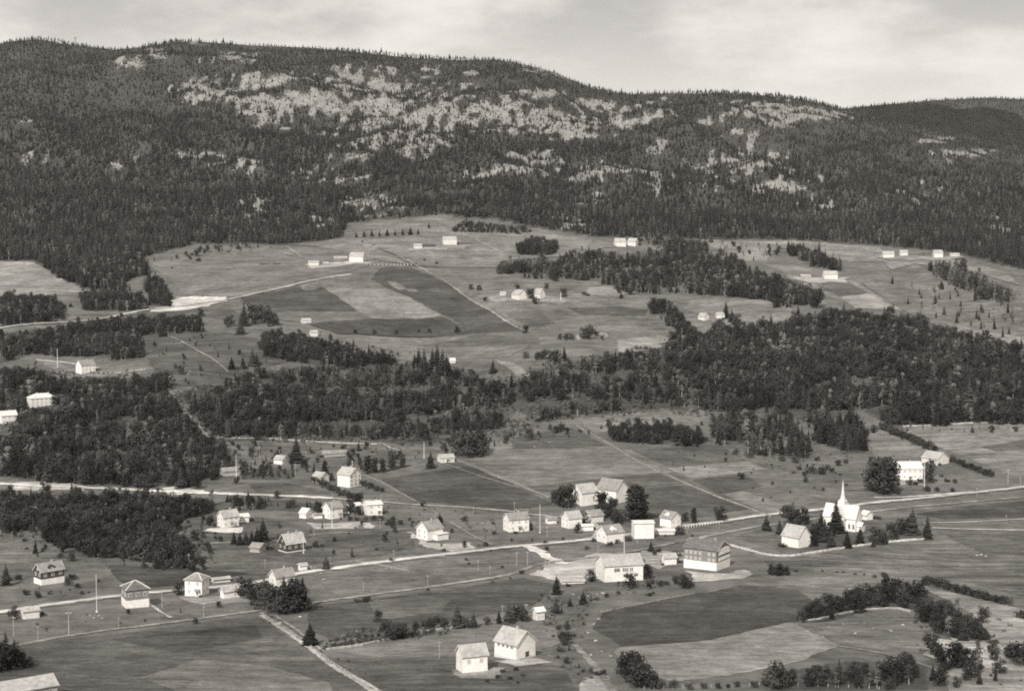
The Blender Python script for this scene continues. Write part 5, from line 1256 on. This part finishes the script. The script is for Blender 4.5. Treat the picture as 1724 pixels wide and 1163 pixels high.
EXPL = {
 'in the continuous curved belt': [('broad', x, y, 20 + (i * 7 % 12)) for i, (x, y) in enumerate(CURVE)] + [('broad', x + 9, y - 9, 22 + (i * 5 % 14)) for i, (x, y) in enumerate(CURVE)],
 'in the lower curved belt': [('broad', x, y, 20 + (i * 7 % 9)) for i, (x, y) in enumerate(CURVE2)],
 'among the garden trees before the grey-roofed roadside house': [('broad', 417, 1008, 38), ('spruce', 445, 1024, 48), ('broad', 465, 1031, 48), ('broad', 488, 1031, 50), ('spruce', 510, 1024, 48), ('spruce', 478, 1024, 50), ('broad', 500, 1030, 48), ('broad', 452, 1012, 34), ('broad', 436, 1018, 34), ('broad', 497, 1020, 46)],
 'in the row right of the three-storey house': [('poplar', 619, 797, 30), ('poplar', 631, 796, 26), ('poplar', 644, 795, 23), ('poplar', 660, 791, 33), ('poplar', 678, 787, 24)],
 'in the round clump beside the pale cottage': [('broad', 774, 766, 38), ('broad', 795, 769, 44), ('broad', 809, 763, 38), ('broad', 785, 766, 42), ('broad', 770, 756, 30)],
 'left of the two big barns': [('broad', 944, 851, 32), ('broad', 955, 853, 38), ('broad', 935, 846, 22)],
 'between the big barns and the village row': [('broad', 1012, 856, 30), ('broad', 1024, 872, 26), ('broad', 1036, 882, 26), ('broad', 1030, 862, 26), ('broad', 1044, 878, 20)],
 'in the tall column right of the big barns': [('poplar', 1065, 877, 56), ('poplar', 1076, 878, 57), ('poplar', 1070, 878, 60), ('poplar', 1071, 875, 58), ('poplar', 1080, 877, 40)],
 'in the churchyard': [('spruce', 1290, 893, 25), ('spruce', 1312, 899, 24), ('broad', 1328, 884, 36), ('broad', 1338, 884, 28), ('broad', 1352, 883, 30), ('broad', 1375, 908, 30), ('spruce', 1388, 912, 36), ('spruce', 1382, 898, 34), ('spruce', 1407, 897, 50), ('spruce', 1400, 922, 28), ('spruce', 1426, 922, 28), ('spruce', 1448, 916, 28), ('broad', 1478, 917, 30), ('broad', 1502, 908, 28), ('spruce', 1536, 900, 42), ('broad', 1525, 898, 30), ('spruce', 1561, 907, 36), ('spruce', 1372, 919, 18), ('broad', 1396, 903, 22), ('spruce', 1366, 905, 20), ('broad', 1515, 900, 16), ('spruce', 1470, 920, 13), ('broad', 1490, 916, 14)],
 'in the clump below the churchyard wall': [('broad', 1301, 967, 20), ('broad', 1313, 969, 22), ('broad', 1323, 968, 17), ('spruce', 1297, 966, 18)],
 'in the huge group left of the right farmhouse': [('broad', 1474, 826, 42), ('broad', 1485, 829, 58), ('broad', 1496, 828, 50), ('broad', 1490, 822, 54), ('broad', 1480, 818, 50)],
 'in the little row below the terraced house': [('spruce', 394, 916, 20), ('spruce', 404, 918, 22), ('spruce', 414, 917, 21), ('spruce', 424, 916, 23), ('spruce', 433, 914, 26), ('spruce', 443, 911, 36)],
 'along the bright road at its bend': [('spruce', 383, 845, 14), ('spruce', 400, 851, 20), ('spruce', 418, 849, 21), ('spruce', 436, 856, 15), ('spruce', 305, 822, 34), ('spruce', 320, 818, 32), ('broad', 332, 822, 20)],
 'in the row above the foreground houses': [('broad', 665, 1076, 30), ('broad', 650, 1071, 28), ('broad', 680, 1073, 26), ('broad', 636, 1046, 20), ('broad', 700, 1062, 18), ('broad', 730, 1059, 24), ('broad', 746, 1058, 20), ('spruce', 770, 1056, 37), ('spruce', 797, 1056, 27), ('broad', 820, 1051, 14), ('spruce', 840, 1049, 20), ('spruce', 856, 1049, 34), ('broad', 880, 1046, 26), ('broad', 870, 1044, 24), ('broad', 785, 1056, 18), ('broad', 715, 1061, 18)],
 'in the clump under the pale foreground field': [('broad', 1060, 1138, 44), ('broad', 1068, 1146, 46), ('broad', 1088, 1154, 40), ('broad', 1076, 1157, 42), ('broad', 1051, 1134, 30), ('broad', 1098, 1158, 30)],
 'in the bottom left corner group': [('broad', 6, 1128, 50), ('spruce', 10, 1124, 56), ('broad', 22, 1126, 42), ('broad', 36, 1124, 30), ('spruce', -6, 1126, 64), ('broad', 48, 1124, 20), ('spruce', 25, 1122, 44)],
 'in the spruce clump below the upper fields': [('spruce', 705, 614, 26), ('spruce', 714, 620, 30), ('spruce', 728, 623, 34), ('spruce', 736, 626, 42), ('spruce', 745, 628, 38), ('spruce', 752, 630, 30), ('spruce', 698, 618, 22)],
 'standing in the stony left hillside pasture': [('spruce', 390, 621, 19), ('spruce', 409, 620, 19), ('spruce', 425, 615, 27), ('spruce', 432, 615, 20)],
 'in the group below the upper road': [('spruce', 405, 563, 32), ('spruce', 411, 548, 36), ('broad', 430, 546, 24), ('broad', 441, 542, 30), ('broad', 461, 549, 24), ('broad', 452, 546, 24), ('broad', 385, 550, 20), ('broad', 338, 533, 14), ('broad', 424, 536, 24)],
 'on the middle farm': [('broad', 793, 488, 10), ('broad', 806, 489, 10), ('broad', 817, 507, 8), ('broad', 893, 503, 18), ('broad', 902, 513, 14), ('broad', 920, 486, 10), ('broad', 949, 500, 16), ('broad', 871, 487, 9), ('broad', 1046, 503, 9)],
 'on the boundary under the dark fields': [('broad', 885, 561, 14), ('broad', 770, 561, 12), ('broad', 630, 563, 9), ('broad', 667, 563, 8), ('broad', 705, 561, 7), ('broad', 723, 561, 8), ('broad', 598, 562, 8)],
 'in the bush cluster among stone heaps': [('broad', 992, 571, 25), ('broad', 985, 571, 20), ('broad', 953, 573, 12), ('broad', 943, 572, 11), ('broad', 962, 573, 12), ('broad', 1014, 573, 9), ('broad', 1004, 566, 9)],
 'in the row along the topmost field': [('spruce', 600 + 13 * i, 399 - i * .6, 8 + (i * 7 % 5)) for i in range(9)],
 'in the clump above the middle meadow hedge': [('spruce', 950, 607, 22), ('broad', 925, 606, 18), ('broad', 905, 606, 15), ('broad', 885, 603, 12), ('broad', 915, 605, 18), ('broad', 938, 608, 20)],
 'beside the white house under a spruce': [('spruce', 1222, 535, 26), ('spruce', 1232, 542, 20), ('broad', 1212, 550, 16), ('broad', 1240, 546, 18)],
 'below the school-like building': [('spruce', 937, 1000, 30), ('spruce', 982, 1017, 22), ('spruce', 936, 1032, 26), ('broad', 1061, 990, 26), ('broad', 1089, 974, 24), ('broad', 1095, 990, 16), ('broad', 1151, 990, 24), ('broad', 1160, 989, 20), ('broad', 1140, 984, 18), ('spruce', 960, 1020, 14)],
}
SOLO = [('spruce', 522, 1086, 40, 'broad dark spruce standing alone beside the field lane', 1.3), ('spruce', 499, 778, 44, 'big lone dark spruce right of the small white cottage', 1.5), ('spruce', 546, 800, 28, 'dark spruce behind the small white house', 1.5),
        ('spruce', 725, 788, 29, 'lone dark spruce right of the slim flagpole', 1.1), ('broad', 1213, 877, 28, 'round dark tree beside the village road, rightmost of the row', 1.0), ('broad', 1152, 878, 18, 'small round tree right of the cross-gabled house', 1.0),
        ('poplar', 1168, 881, 30, 'slender dark tree left of the round roadside tree', 1.0), ('poplar', 1566, 813, 44, 'dark columnar tree right of the white farmhouse flagpole', 1.3), ('spruce', 1096, 928, 20, 'small dark spruce above the little white shed between the large buildings', 1.2),
        ('broad', 985, 884, 26, 'round tree in front of the pale house below the barns', .9), ('broad', 973, 897, 20, 'small tree before the low white extension', .9), ('spruce', 549, 958, 24, 'dark spruce at the right of the open shelter', 1.3), ('spruce', 391, 1001, 18, 'small dark spruce behind the low white shed', 1.4),
        ('spruce', 10, 985, 38, 'dark spruce at the left frame edge near the brown cottage', 1.2), ('spruce', 830, 628, 24, 'lone spruce on the small meadow below the upper fields', 1.3), ('spruce', 722, 384, 10, 'lone little spruce on the topmost field', 1.2), ('broad', 590, 866, 30, 'dark tree between flagpole house and guesthouse', .8),
        ('broad', 605, 850, 24, 'leafy tree on the bank above the guesthouse', 1.1), ('broad', 712, 852, 10, 'small round bushy tree at the narrow village lane', 1.2), ('broad', 783, 878, 12, 'small round tree between the village lane and bare yard', 1.1), ('broad', 1076, 413, 14, 'dark tree at the right end of the twin barns', .8),
        ('broad', 1160, 1010, 0.1, '', 1.0)][:-1]
BUSHES = {
 'scattered on the stony slope above the church fields': [(1305, 763, 11), (1318, 776, 12), (1340, 779, 14), (1345, 791, 9), (1375, 776, 9), (1365, 796, 14), (1380, 798, 18), (1392, 791, 11), (1355, 801, 9), (1410, 784, 12), (1280, 766, 13), (1262, 771, 12), (1240, 765, 11), (1352, 772, 15), (1400, 795, 10), (1425, 780, 9), (1335, 797, 6)],
 'around the white farmhouse on the right': [(1510, 831, 12), (1530, 816, 12), (1540, 816, 10), (1549, 813, 10), (1560, 827, 12), (1577, 827, 9), (1605, 828, 9), (1595, 811, 9), (1607, 813, 9), (1585, 803, 6)],
 'in the small garden below the foreground barn': [(845, 1131, 9), (868, 1129, 9), (858, 1143, 9), (838, 1141, 7), (820, 1148, 7), (880, 1138, 6), (872, 1150, 5)],
 'in the dark hedge across the right meadow': [(1560 + 9.5 * i, 982 + 2.6 * i, 15 + (i * 5 % 4)) for i in range(15)],
 'in the hedge running down to the right farm': [(1486 + 7 * i, 722 + 3.1 * i, 14 + (i * 3 % 5)) for i in range(13)],
 'in the hedge right of the farm buildings': [(1605 + 7 * i, 778 + 2.7 * i, 14 - (i * 3 % 4)) for i in range(10)],
 'in the clipped hedge below the foreground row': [(550 + 11 * i, 1092 - 1.6 * i, 9 + (i * 7 % 4)) for i in range(17)],
 'in the upper hedge line of the foreground row': [(555 + 12 * i, 1080 - 1.4 * i, 6 + (i * 5 % 3)) for i in range(11)],
 'in the hedge below the white houses on the slope': [(530 + 9 * i, 812 + 4.4 * i, 13 + (i * 5 % 4)) for i in range(9)] + [(612, 818, 13), (622, 822, 13), (632, 826, 12), (642, 828, 10)],
 'in front of the white guesthouse': [(590, 876, 9), (602, 877, 10), (614, 878, 10), (628, 876, 11), (640, 876, 11), (655, 880, 9), (662, 884, 9), (675, 883, 10), (690, 876, 6), (650, 884, 8)],
 'along the stream below the school-like building': [(948, 1076, 22), (952, 1085, 18), (945, 1096, 12), (956, 1116, 11), (1005, 1137, 9), (1014, 1136, 12), (941, 1060, 10), (1092, 1003, 9), (1110, 986, 12), (1042, 1000, 8), (1022, 1005, 8), (1005, 1010, 7), (1100, 1000, 6), (1122, 984, 10)],
 'on the verge below the cottage garden': [(28, 976, 14), (115, 986, 12), (45, 1001, 12), (64, 1006, 10), (85, 1000, 8), (122, 975, 12), (130, 990, 10), (105, 960, 10)],
 'beside the track in the middle': [(612, 1013, 13), (618, 1012, 12), (600, 1014, 9), (720, 994, 6), (660, 944, 8), (790, 950, 5), (845, 956, 6), (878, 966, 9), (695, 880, 5), (786, 943, 6)],
 'by the junction below the white village houses': [(1110, 929, 9), (1101, 934, 10), (918, 915, 7), (920, 926, 8), (1000, 912, 8), (988, 925, 8), (1026, 918, 10), (1040, 915, 9), (1058, 911, 9), (948, 908, 5), (830, 882, 6), (832, 900, 8)],
 'in a line across the meadow below the churchyard': [(1410, 964, 5), (1420, 965, 5), (1440, 967, 5), (1472, 972, 7), (1455, 968, 4), (1385, 962, 4), (1340, 962, 5)],
 'at the right frame edge': [(1718, 1040, 22), (1712, 1110, 36), (1728, 1120, 40), (1700, 1100, 14), (1735, 1045, 24)],
 'on the upper farm fields': [(983, 497, 8), (990, 498, 7), (683, 437, 5), (715, 440, 5), (735, 445, 6), (320, 437, 6), (335, 440, 8), (290, 452, 4), (700, 445, 4), (610, 409, 4)],
 'along the bottom edge': [(1110, 1158, 18), (1135, 1158, 17), (1160, 1160, 14), (1185, 1158, 12), (1210, 1158, 11), (1240, 1156, 12), (1270, 1156, 13), (1225, 1157, 9), (1290, 1154, 14), (1095, 1156, 14)],
}
DESC = {'spruce': ('spruce_tree', 'dark pointed spruce', 'spruce'), 'broad': ('broadleaf_tree', 'dark round leafy tree', 'tree'), 'birch': ('birch_tree', 'pale leafy birch', 'birch'),
        'poplar': ('columnar_tree', 'narrow dark columnar tree', 'tree'), 'bush': ('bush', 'low dark bush', 'bush')}
ORD = ['first', 'second', 'third', 'fourth', 'fifth', 'sixth', 'seventh', 'eighth', 'ninth', 'tenth', 'eleventh', 'twelfth', 'thirteenth', 'fourteenth', 'fifteenth', 'sixteenth', 'seventeenth', 'eighteenth', 'nineteenth', 'twentieth', 'twenty-first', 'twenty-second', 'twenty-third', 'twenty-fourth']
def ordinal(i, n):
    return '' if n == 1 else 'leftmost' if i == 0 else 'rightmost' if i == n - 1 else ORD[i] + ' from left'
for place, L in EXPL.items():
    rank = {}
    for kd in set(q[0] for q in L):
        M = sorted([q for q in L if q[0] == kd], key=lambda q: q[1])
        for i, q in enumerate(M): rank[q] = (DESC[kd][1] + ' ' + place + (', ' + ordinal(i, len(M)) if len(M) > 1 else ''))
    for q in L:
        k_, px, py, hp = q; LB = rank[q]
        put(k_, px, py, hp * 1.1, LB, {'spruce': 1.8, 'poplar': 2.0}.get(k_, 1.2))
for k_, px, py, hp, lb, wd in SOLO: put(k_, px, py, hp, lb, wd * (1.5 if k_ != 'broad' else 1.15))
for place, L in BUSHES.items():
    for i, (px, py, hp) in enumerate(sorted(L)): put('bush', px, py, hp, 'low dark bush ' + place + ', ' + ordinal(i, len(L)))

for lb, gx_, gy_, rad in GARDENS:
    a = random.choice((random.uniform(-.6, 1.2), random.uniform(1.9, 3.7))); x, y = gx_ + math.cos(a) * (rad + 3.5), gy_ + math.sin(a) * (rad + 3.5)
    PLACES.append(('broad', x, y, float(H(x, y)), random.uniform(3.5, 7), 'small garden tree beside the ' + lb, True, 1.2))
    M = []
    for q in range(3):
        a = random.uniform(0, 6.28)
        x, y = gx_ + math.cos(a) * (rad + random.uniform(1.5, 5)), gy_ + math.sin(a) * (rad + random.uniform(1.5, 5))
        M.append((project(x, y, float(H(x, y)))[0], x, y))
    for i, (pq, x, y) in enumerate(sorted(M)):
        PLACES.append(('bush', x, y, float(H(x, y)), random.uniform(1.2, 2.8), ('leftmost', 'middle', 'rightmost')[i] + ' garden bush beside the ' + lb, True, random.uniform(.9, 1.4)))
# random fill of the wooded areas
def near_road(X, Y, extra=1.5):
    m = np.zeros(X.shape, bool)
    for c, w in ROADLINES:
        bx = (X > c[:, 0].min() - 15) & (X < c[:, 0].max() + 15) & (Y > c[:, 1].min() - 15) & (Y < c[:, 1].max() + 15)
        ii = np.where(bx & ~m)[0]
        if len(ii) == 0: continue
        d = np.min((X[ii, None] - c[None, :, 0])**2 + (Y[ii, None] - c[None, :, 1])**2, axis=1)
        m[ii[d < (w / 2 + extra)**2]] = True
    return m
def hides_building(px, pyb, pyt, hw_, Y):
    m = np.zeros(px.shape, bool)
    for x0, x1, y0, y1, by in BBOX:
        m |= (px + hw_ > x0) & (px - hw_ < x1) & (pyt < y1 - (y1 - y0) * .18) & (pyb > y0) & (Y < by + 6)
    return m
def near_foot(X, Y):
    m = np.zeros(X.shape, bool)
    for fx, fy, r in FOOT: m |= (X - fx)**2 + (Y - fy)**2 < r * r
    return m
RS = np.random.RandomState(5)
STUFF = {'spruce': [], 'broad': [], 'birch': [], 'bush': [], 'scrub': [], 'poplar': []}
def candidates(poly, sp):
    w = ground(poly)
    w = np.array([(a, b_) for a, b_, c in w])
    x0, y0 = w.min(0); x1, y1 = w.max(0)
    gx, gy = np.meshgrid(np.arange(x0, x1 + sp, sp), np.arange(y0, min(y1, 2700) + sp, sp))
    gx = gx.ravel() + RS.uniform(-.48, .48, gx.size) * sp; gy = gy.ravel() + RS.uniform(-.48, .48, gy.size) * sp
    gz = H(gx, gy)
    px, py, dep = project(gx, gy, gz)
    wob = np.minimum(7000 / dep, 5.5)
    k = in_poly(poly, px + waves(W_D3, gx, gy) * wob * 1.3, py + waves(W_D3, gy, gx) * wob * .5) & (px > -120) & (px < 1850)
    return gx[k], gy[k], gz[k], px[k], py[k], dep[k]
for nm, poly, sp, mix, hr, place in WOODS:
    X, Y, Z, px, py, dep = candidates(poly, sp)
    n = len(X)
    if n == 0: continue
    hh = RS.uniform(hr[0], hr[1], n) * np.where(RS.rand(n) < .12, 1.3, 1) * np.exp(RS.randn(n) * .17)
    clump = waves(W_D2, X, Y)
    kinds = RS.choice(4, n, p=np.array(mix) / sum(mix))
    hh = np.where(kinds == 3, np.minimum(hh * .4, 4), hh)
    top = py - hh * FPX / dep
    ok = in_poly(poly, px, py - (py - top) * .55) | (RS.rand(n) < .1)
    if nm.startswith('scarp') or nm in ('knoll', 'upper_wood', 'pine_clump', 'road_below'): ok &= clump + waves(W_D3, X, Y) * .5 > {'scarp_left': -.45, 'scarp_mid': -.5, 'upper_wood': -.4, 'pine_clump': -.3}.get(nm, -.85) + .2 * RS.randn(n)
    ok &= ~near_road(X, Y) & ~near_foot(X, Y) & ~hides_building(px, py, top, hh * .18 * FPX / dep, Y)
    big = ok.sum() > 14
    qx, qy = (np.percentile(px[ok], (34, 67)), np.percentile(py[ok], (34, 67))) if ok.any() else ((0, 0), (0, 0))
    def where(x_, y_):
        if not big: return ''
        return ('at the back ' if y_ < qy[0] else 'at the front ' if y_ > qy[1] else 'in the middle ') + ('left ' if x_ < qx[0] else 'right ' if x_ > qx[1] else 'centre ')
    for i in np.where(ok)[0]:
        kd = ('spruce', 'broad', 'birch', 'bush')[kinds[i]]
        if kd == 'bush': STUFF['bush'].append((X[i], Y[i], Z[i], hh[i], 1.1)); continue
        if len((DESC[kd][1] + ' ' + where(px[i], py[i]) + place).split()) > 16: print('LONG', place)
        PLACES.append((kd, X[i], Y[i], Z[i], hh[i], DESC[kd][1] + ' ' + where(px[i], py[i]) + place, False, RS.uniform(.85, 1.25)))
for poly, sp, hr in SCRUB:
    X, Y, Z, px, py, dep = candidates(poly, sp)
    n = len(X)
    if n == 0: continue
    ok = (waves(W_D3, X, Y) + RS.randn(n) * .5 > -.2) & ~near_road(X, Y, .5) & ~near_foot(X, Y)
    hh = RS.uniform(hr[0], hr[1], n)
    for i in np.where(ok)[0]: STUFF['scrub'].append((X[i], Y[i], Z[i], hh[i], RS.uniform(.8, 1.4)))
# the mountain forest
sp = 6.7
gx, gy = np.meshgrid(np.arange(-2600, 2600, sp), np.arange(1850, 5500, sp))
gx, gy = gx.ravel(), gy.ravel()
gx = gx + RS.uniform(-.5, .5, gx.size) * sp; gy = gy + RS.uniform(-.5, .5, gy.size) * sp
k = (np.abs(gx) < 0.42 * gy + 30) & ((gy < RIDGE_Y + 70) | ((gy > 4250) & (gx > 850)))
gx, gy = gx[k], gy[k]
gz = H(gx, gy)
px, py, dep = project(gx, gy, gz)
ey = np.interp(px, EDGE[:, 0], EDGE[:, 1])
k = (py < ey - 2 + 3 * waves(W_D3, gx, gy) * 0.4) & (gy > 1850)
rkm = np.maximum(rockmask(px, py, gx, gy), .95 * np.maximum(rockmask(px, py - 4.0, gx, gy), rockmask(px, py - 8.0, gx, gy)))
dens = 1.0 - 0.45 * rkm
dens *= np.where(gy > 4200, .75, 1.0)
dens *= 1 - .55 * smooth01(waves(W_D2, gx, gy) * .45 + waves(W_D3, gx, gy) * .45 - .25)
k &= RS.rand(gx.size) < dens
gx, gy, gz, px, py, rkm = gx[k], gy[k], gz[k], px[k], py[k], rkm[k]
n = len(gx)
hh = RS.uniform(7, 16, n) * np.exp(RS.randn(n) * .22) * (1 - .40 * smooth01((gy - 2900) / 900)) * np.where(rkm > .4, .75, 1)
pb = .08 + .34 * smooth01(waves(W_D1, gx, gy) * .5 + waves(W_D2, gx, gy) * .35 - .1) * (1 - .6 * smooth01((gy - 3000) / 500)) + .12 * (rkm > .3)
isb = RS.rand(n) < pb
wd = RS.uniform(.9, 1.35, n)
for i in range(n):
    STUFF['birch' if isb[i] else 'spruce'].append((gx[i], gy[i], gz[i], hh[i] * (.85 if isb[i] else 1), wd[i]))

# pick the trees that show largest as individuals, the rest joins the woods
LIMIT = 295
by_kind = {}
for p_ in PLACES: by_kind.setdefault(p_[0], []).append(p_)
made = 0
for kd, L in by_kind.items():
    def size_key(p_):
        return (0 if p_[6] else 1, -p_[4] / p_[2])
    L.sort(key=size_key)
    keep = []
    for p_ in L:
        x_, y_, dp = project(p_[1], p_[2], p_[3])
        if len(keep) < LIMIT and (p_[6] or (-5 < x_ < 1729 and y_ < 1175)): keep.append(p_)
        else: STUFF[kd].append((p_[1], p_[2], p_[3], p_[4], p_[7]))
    name, desc, cat = DESC[kd]
    for j, (kk, X, Y, Z, hgt, lb, ex, wdt) in enumerate(keep):
        _, cm, tm = PROTO[kd][random.randrange(len(PROTO[kd]))]
        root = empty(name, (X, Y, Z - .05), random.uniform(0, 6.28))
        root.scale = (hgt * wdt, hgt * wdt, hgt)
        tag(root, lb, cat, {'spruce': 'spruces of the valley', 'bush': 'bushes of the valley', 'birch': 'birches of the valley'}.get(kd, 'leafy trees of the valley') if ex else lb)
        obj('crown' if kd != 'bush' else 'foliage', cm, root); obj('trunk' if kd != 'bush' else 'stem', tm, root)
        made += 1

# woods too dense to count: one object of a kind each, instanced on points
def forest(name, kind, pts, label_kind):
    protos = bpy.data.collections.new('prototypes_' + kind)
    for i, (kd, cm, tm) in enumerate(PROTO[kind]):
        both = bpy.data.meshes.new(kind + '_whole')
        bm = bmesh.new(); bm.from_mesh(cm)
        nf = len(bm.faces); bm.from_mesh(tm); bm.faces.ensure_lookup_table()
        for q in bm.faces[nf:]: q.material_index = 1
        bm.to_mesh(both); bm.free()
        both.materials.append(cm.materials[0]); both.materials.append(tm.materials[0])
        o = bpy.data.objects.new('%s_%02d' % (kind, i), both); protos.objects.link(o)
    a = np.array(pts, float)
    me = bpy.data.meshes.new(name)
    me.vertices.add(len(a)); me.vertices.foreach_set('co', a[:, :3].ravel())
    n = len(a)
    sc = np.column_stack([a[:, 3] * a[:, 4], a[:, 3] * a[:, 4], a[:, 3]]).astype(np.float32)
    ro = np.column_stack([RS.randn(n) * .03, RS.randn(n) * .03, RS.uniform(0, 6.28, n)]).astype(np.float32)
    at = me.attributes.new('scl', 'FLOAT_VECTOR', 'POINT'); at.data.foreach_set('vector', sc.ravel())
    at = me.attributes.new('rot', 'FLOAT_VECTOR', 'POINT'); at.data.foreach_set('vector', ro.ravel())
    at = me.attributes.new('pick', 'INT', 'POINT'); at.data.foreach_set('value', RS.randint(0, len(PROTO[kind]), n).astype(np.int32))
    o = obj(name, me); tag(o, kind='stuff')
    ng = bpy.data.node_groups.new(name + '_scatter', 'GeometryNodeTree')
    ng.interface.new_socket('Geometry', in_out='INPUT', socket_type='NodeSocketGeometry')
    ng.interface.new_socket('Geometry', in_out='OUTPUT', socket_type='NodeSocketGeometry')
    N = ng.nodes; Lk = ng.links
    gi, go = N.new('NodeGroupInput'), N.new('NodeGroupOutput')
    ip = N.new('GeometryNodeInstanceOnPoints'); ci = N.new('GeometryNodeCollectionInfo')
    ci.inputs['Collection'].default_value = protos; ci.inputs['Separate Children'].default_value = True; ci.inputs['Reset Children'].default_value = True
    ip.inputs['Pick Instance'].default_value = True
    Lk.new(gi.outputs[0], ip.inputs['Points']); Lk.new(ci.outputs[0], ip.inputs['Instance'])
    for nm_, ty, sk in (('scl', 'FLOAT_VECTOR', 'Scale'), ('rot', 'FLOAT_VECTOR', 'Rotation'), ('pick', 'INT', 'Instance Index')):
        na = N.new('GeometryNodeInputNamedAttribute'); na.data_type = ty; na.inputs['Name'].default_value = nm_
        Lk.new([q for q in na.outputs if q.enabled][0], ip.inputs[sk])
    Lk.new(ip.outputs[0], go.inputs[0])
    md = o.modifiers.new('scatter', 'NODES'); md.node_group = ng
    return o
for kd, nm in (('spruce', 'spruce_forest'), ('birch', 'birch_wood'), ('broad', 'broadleaf_wood'), ('bush', 'thicket'), ('scrub', 'scrub')):
    if STUFF[kd]: forest(nm, kd, STUFF[kd], kd)
print('TREES', made, {k_: len(v) for k_, v in STUFF.items()})

# ------------------------------------------------------------------ thin summer haze over the valley
hv, hf = box_vf(-6000, 6000, -900, 8200, -160, 900)
hz = obj('haze', mesh_from('haze', hv, hf)); tag(hz, kind='stuff')
M_HAZE = bpy.data.materials.new('haze_air'); M_HAZE.use_nodes = True
_n = M_HAZE.node_tree.nodes; _n.clear()
_o = _n.new('ShaderNodeOutputMaterial'); _v = _n.new('ShaderNodeVolumePrincipled')
_v.inputs['Color'].default_value = (1.0, .97, .93, 1); _v.inputs['Density'].default_value = 1.5e-5
M_HAZE.node_tree.links.new(_v.outputs[0], _o.inputs['Volume'])
hz.data.materials.append(M_HAZE)

# ------------------------------------------------------------------ a long cloud overhead that shades the far right shoulder
CZ = 1650.0
band = ground([(1470, 192), (1530, 199), (1590, 208), (1650, 219), (1710, 230), (1770, 240), (1830, 250)])
bm = bmesh.new()
rc = random.Random(4)
for (x, y, z) in band:
    for q in range(6):
        t = (CZ - z) / sdir.z
        c = Vector((x, y, z)) + sdir * t + Vector((rc.uniform(-60, 60), rc.uniform(-90, 90), rc.uniform(0, 60)))
        r = rc.uniform(50, 105)
        m = Matrix.Translation(c) @ Matrix.Diagonal((r * 1.3, r, r * .55, 1))
        bmesh.ops.create_icosphere(bm, subdivisions=3, radius=1.0, matrix=m)
for v in bm.verts:
    v.co += Vector((rc.gauss(0, 3), rc.gauss(0, 3), rc.gauss(0, 3)))
cm_ = bpy.data.meshes.new('cloud'); bm.to_mesh(cm_); bm.free()
cm_.materials.append(paint(0.85, 1.0, .05, .01)); tag(obj('cloud', cm_), kind='stuff')
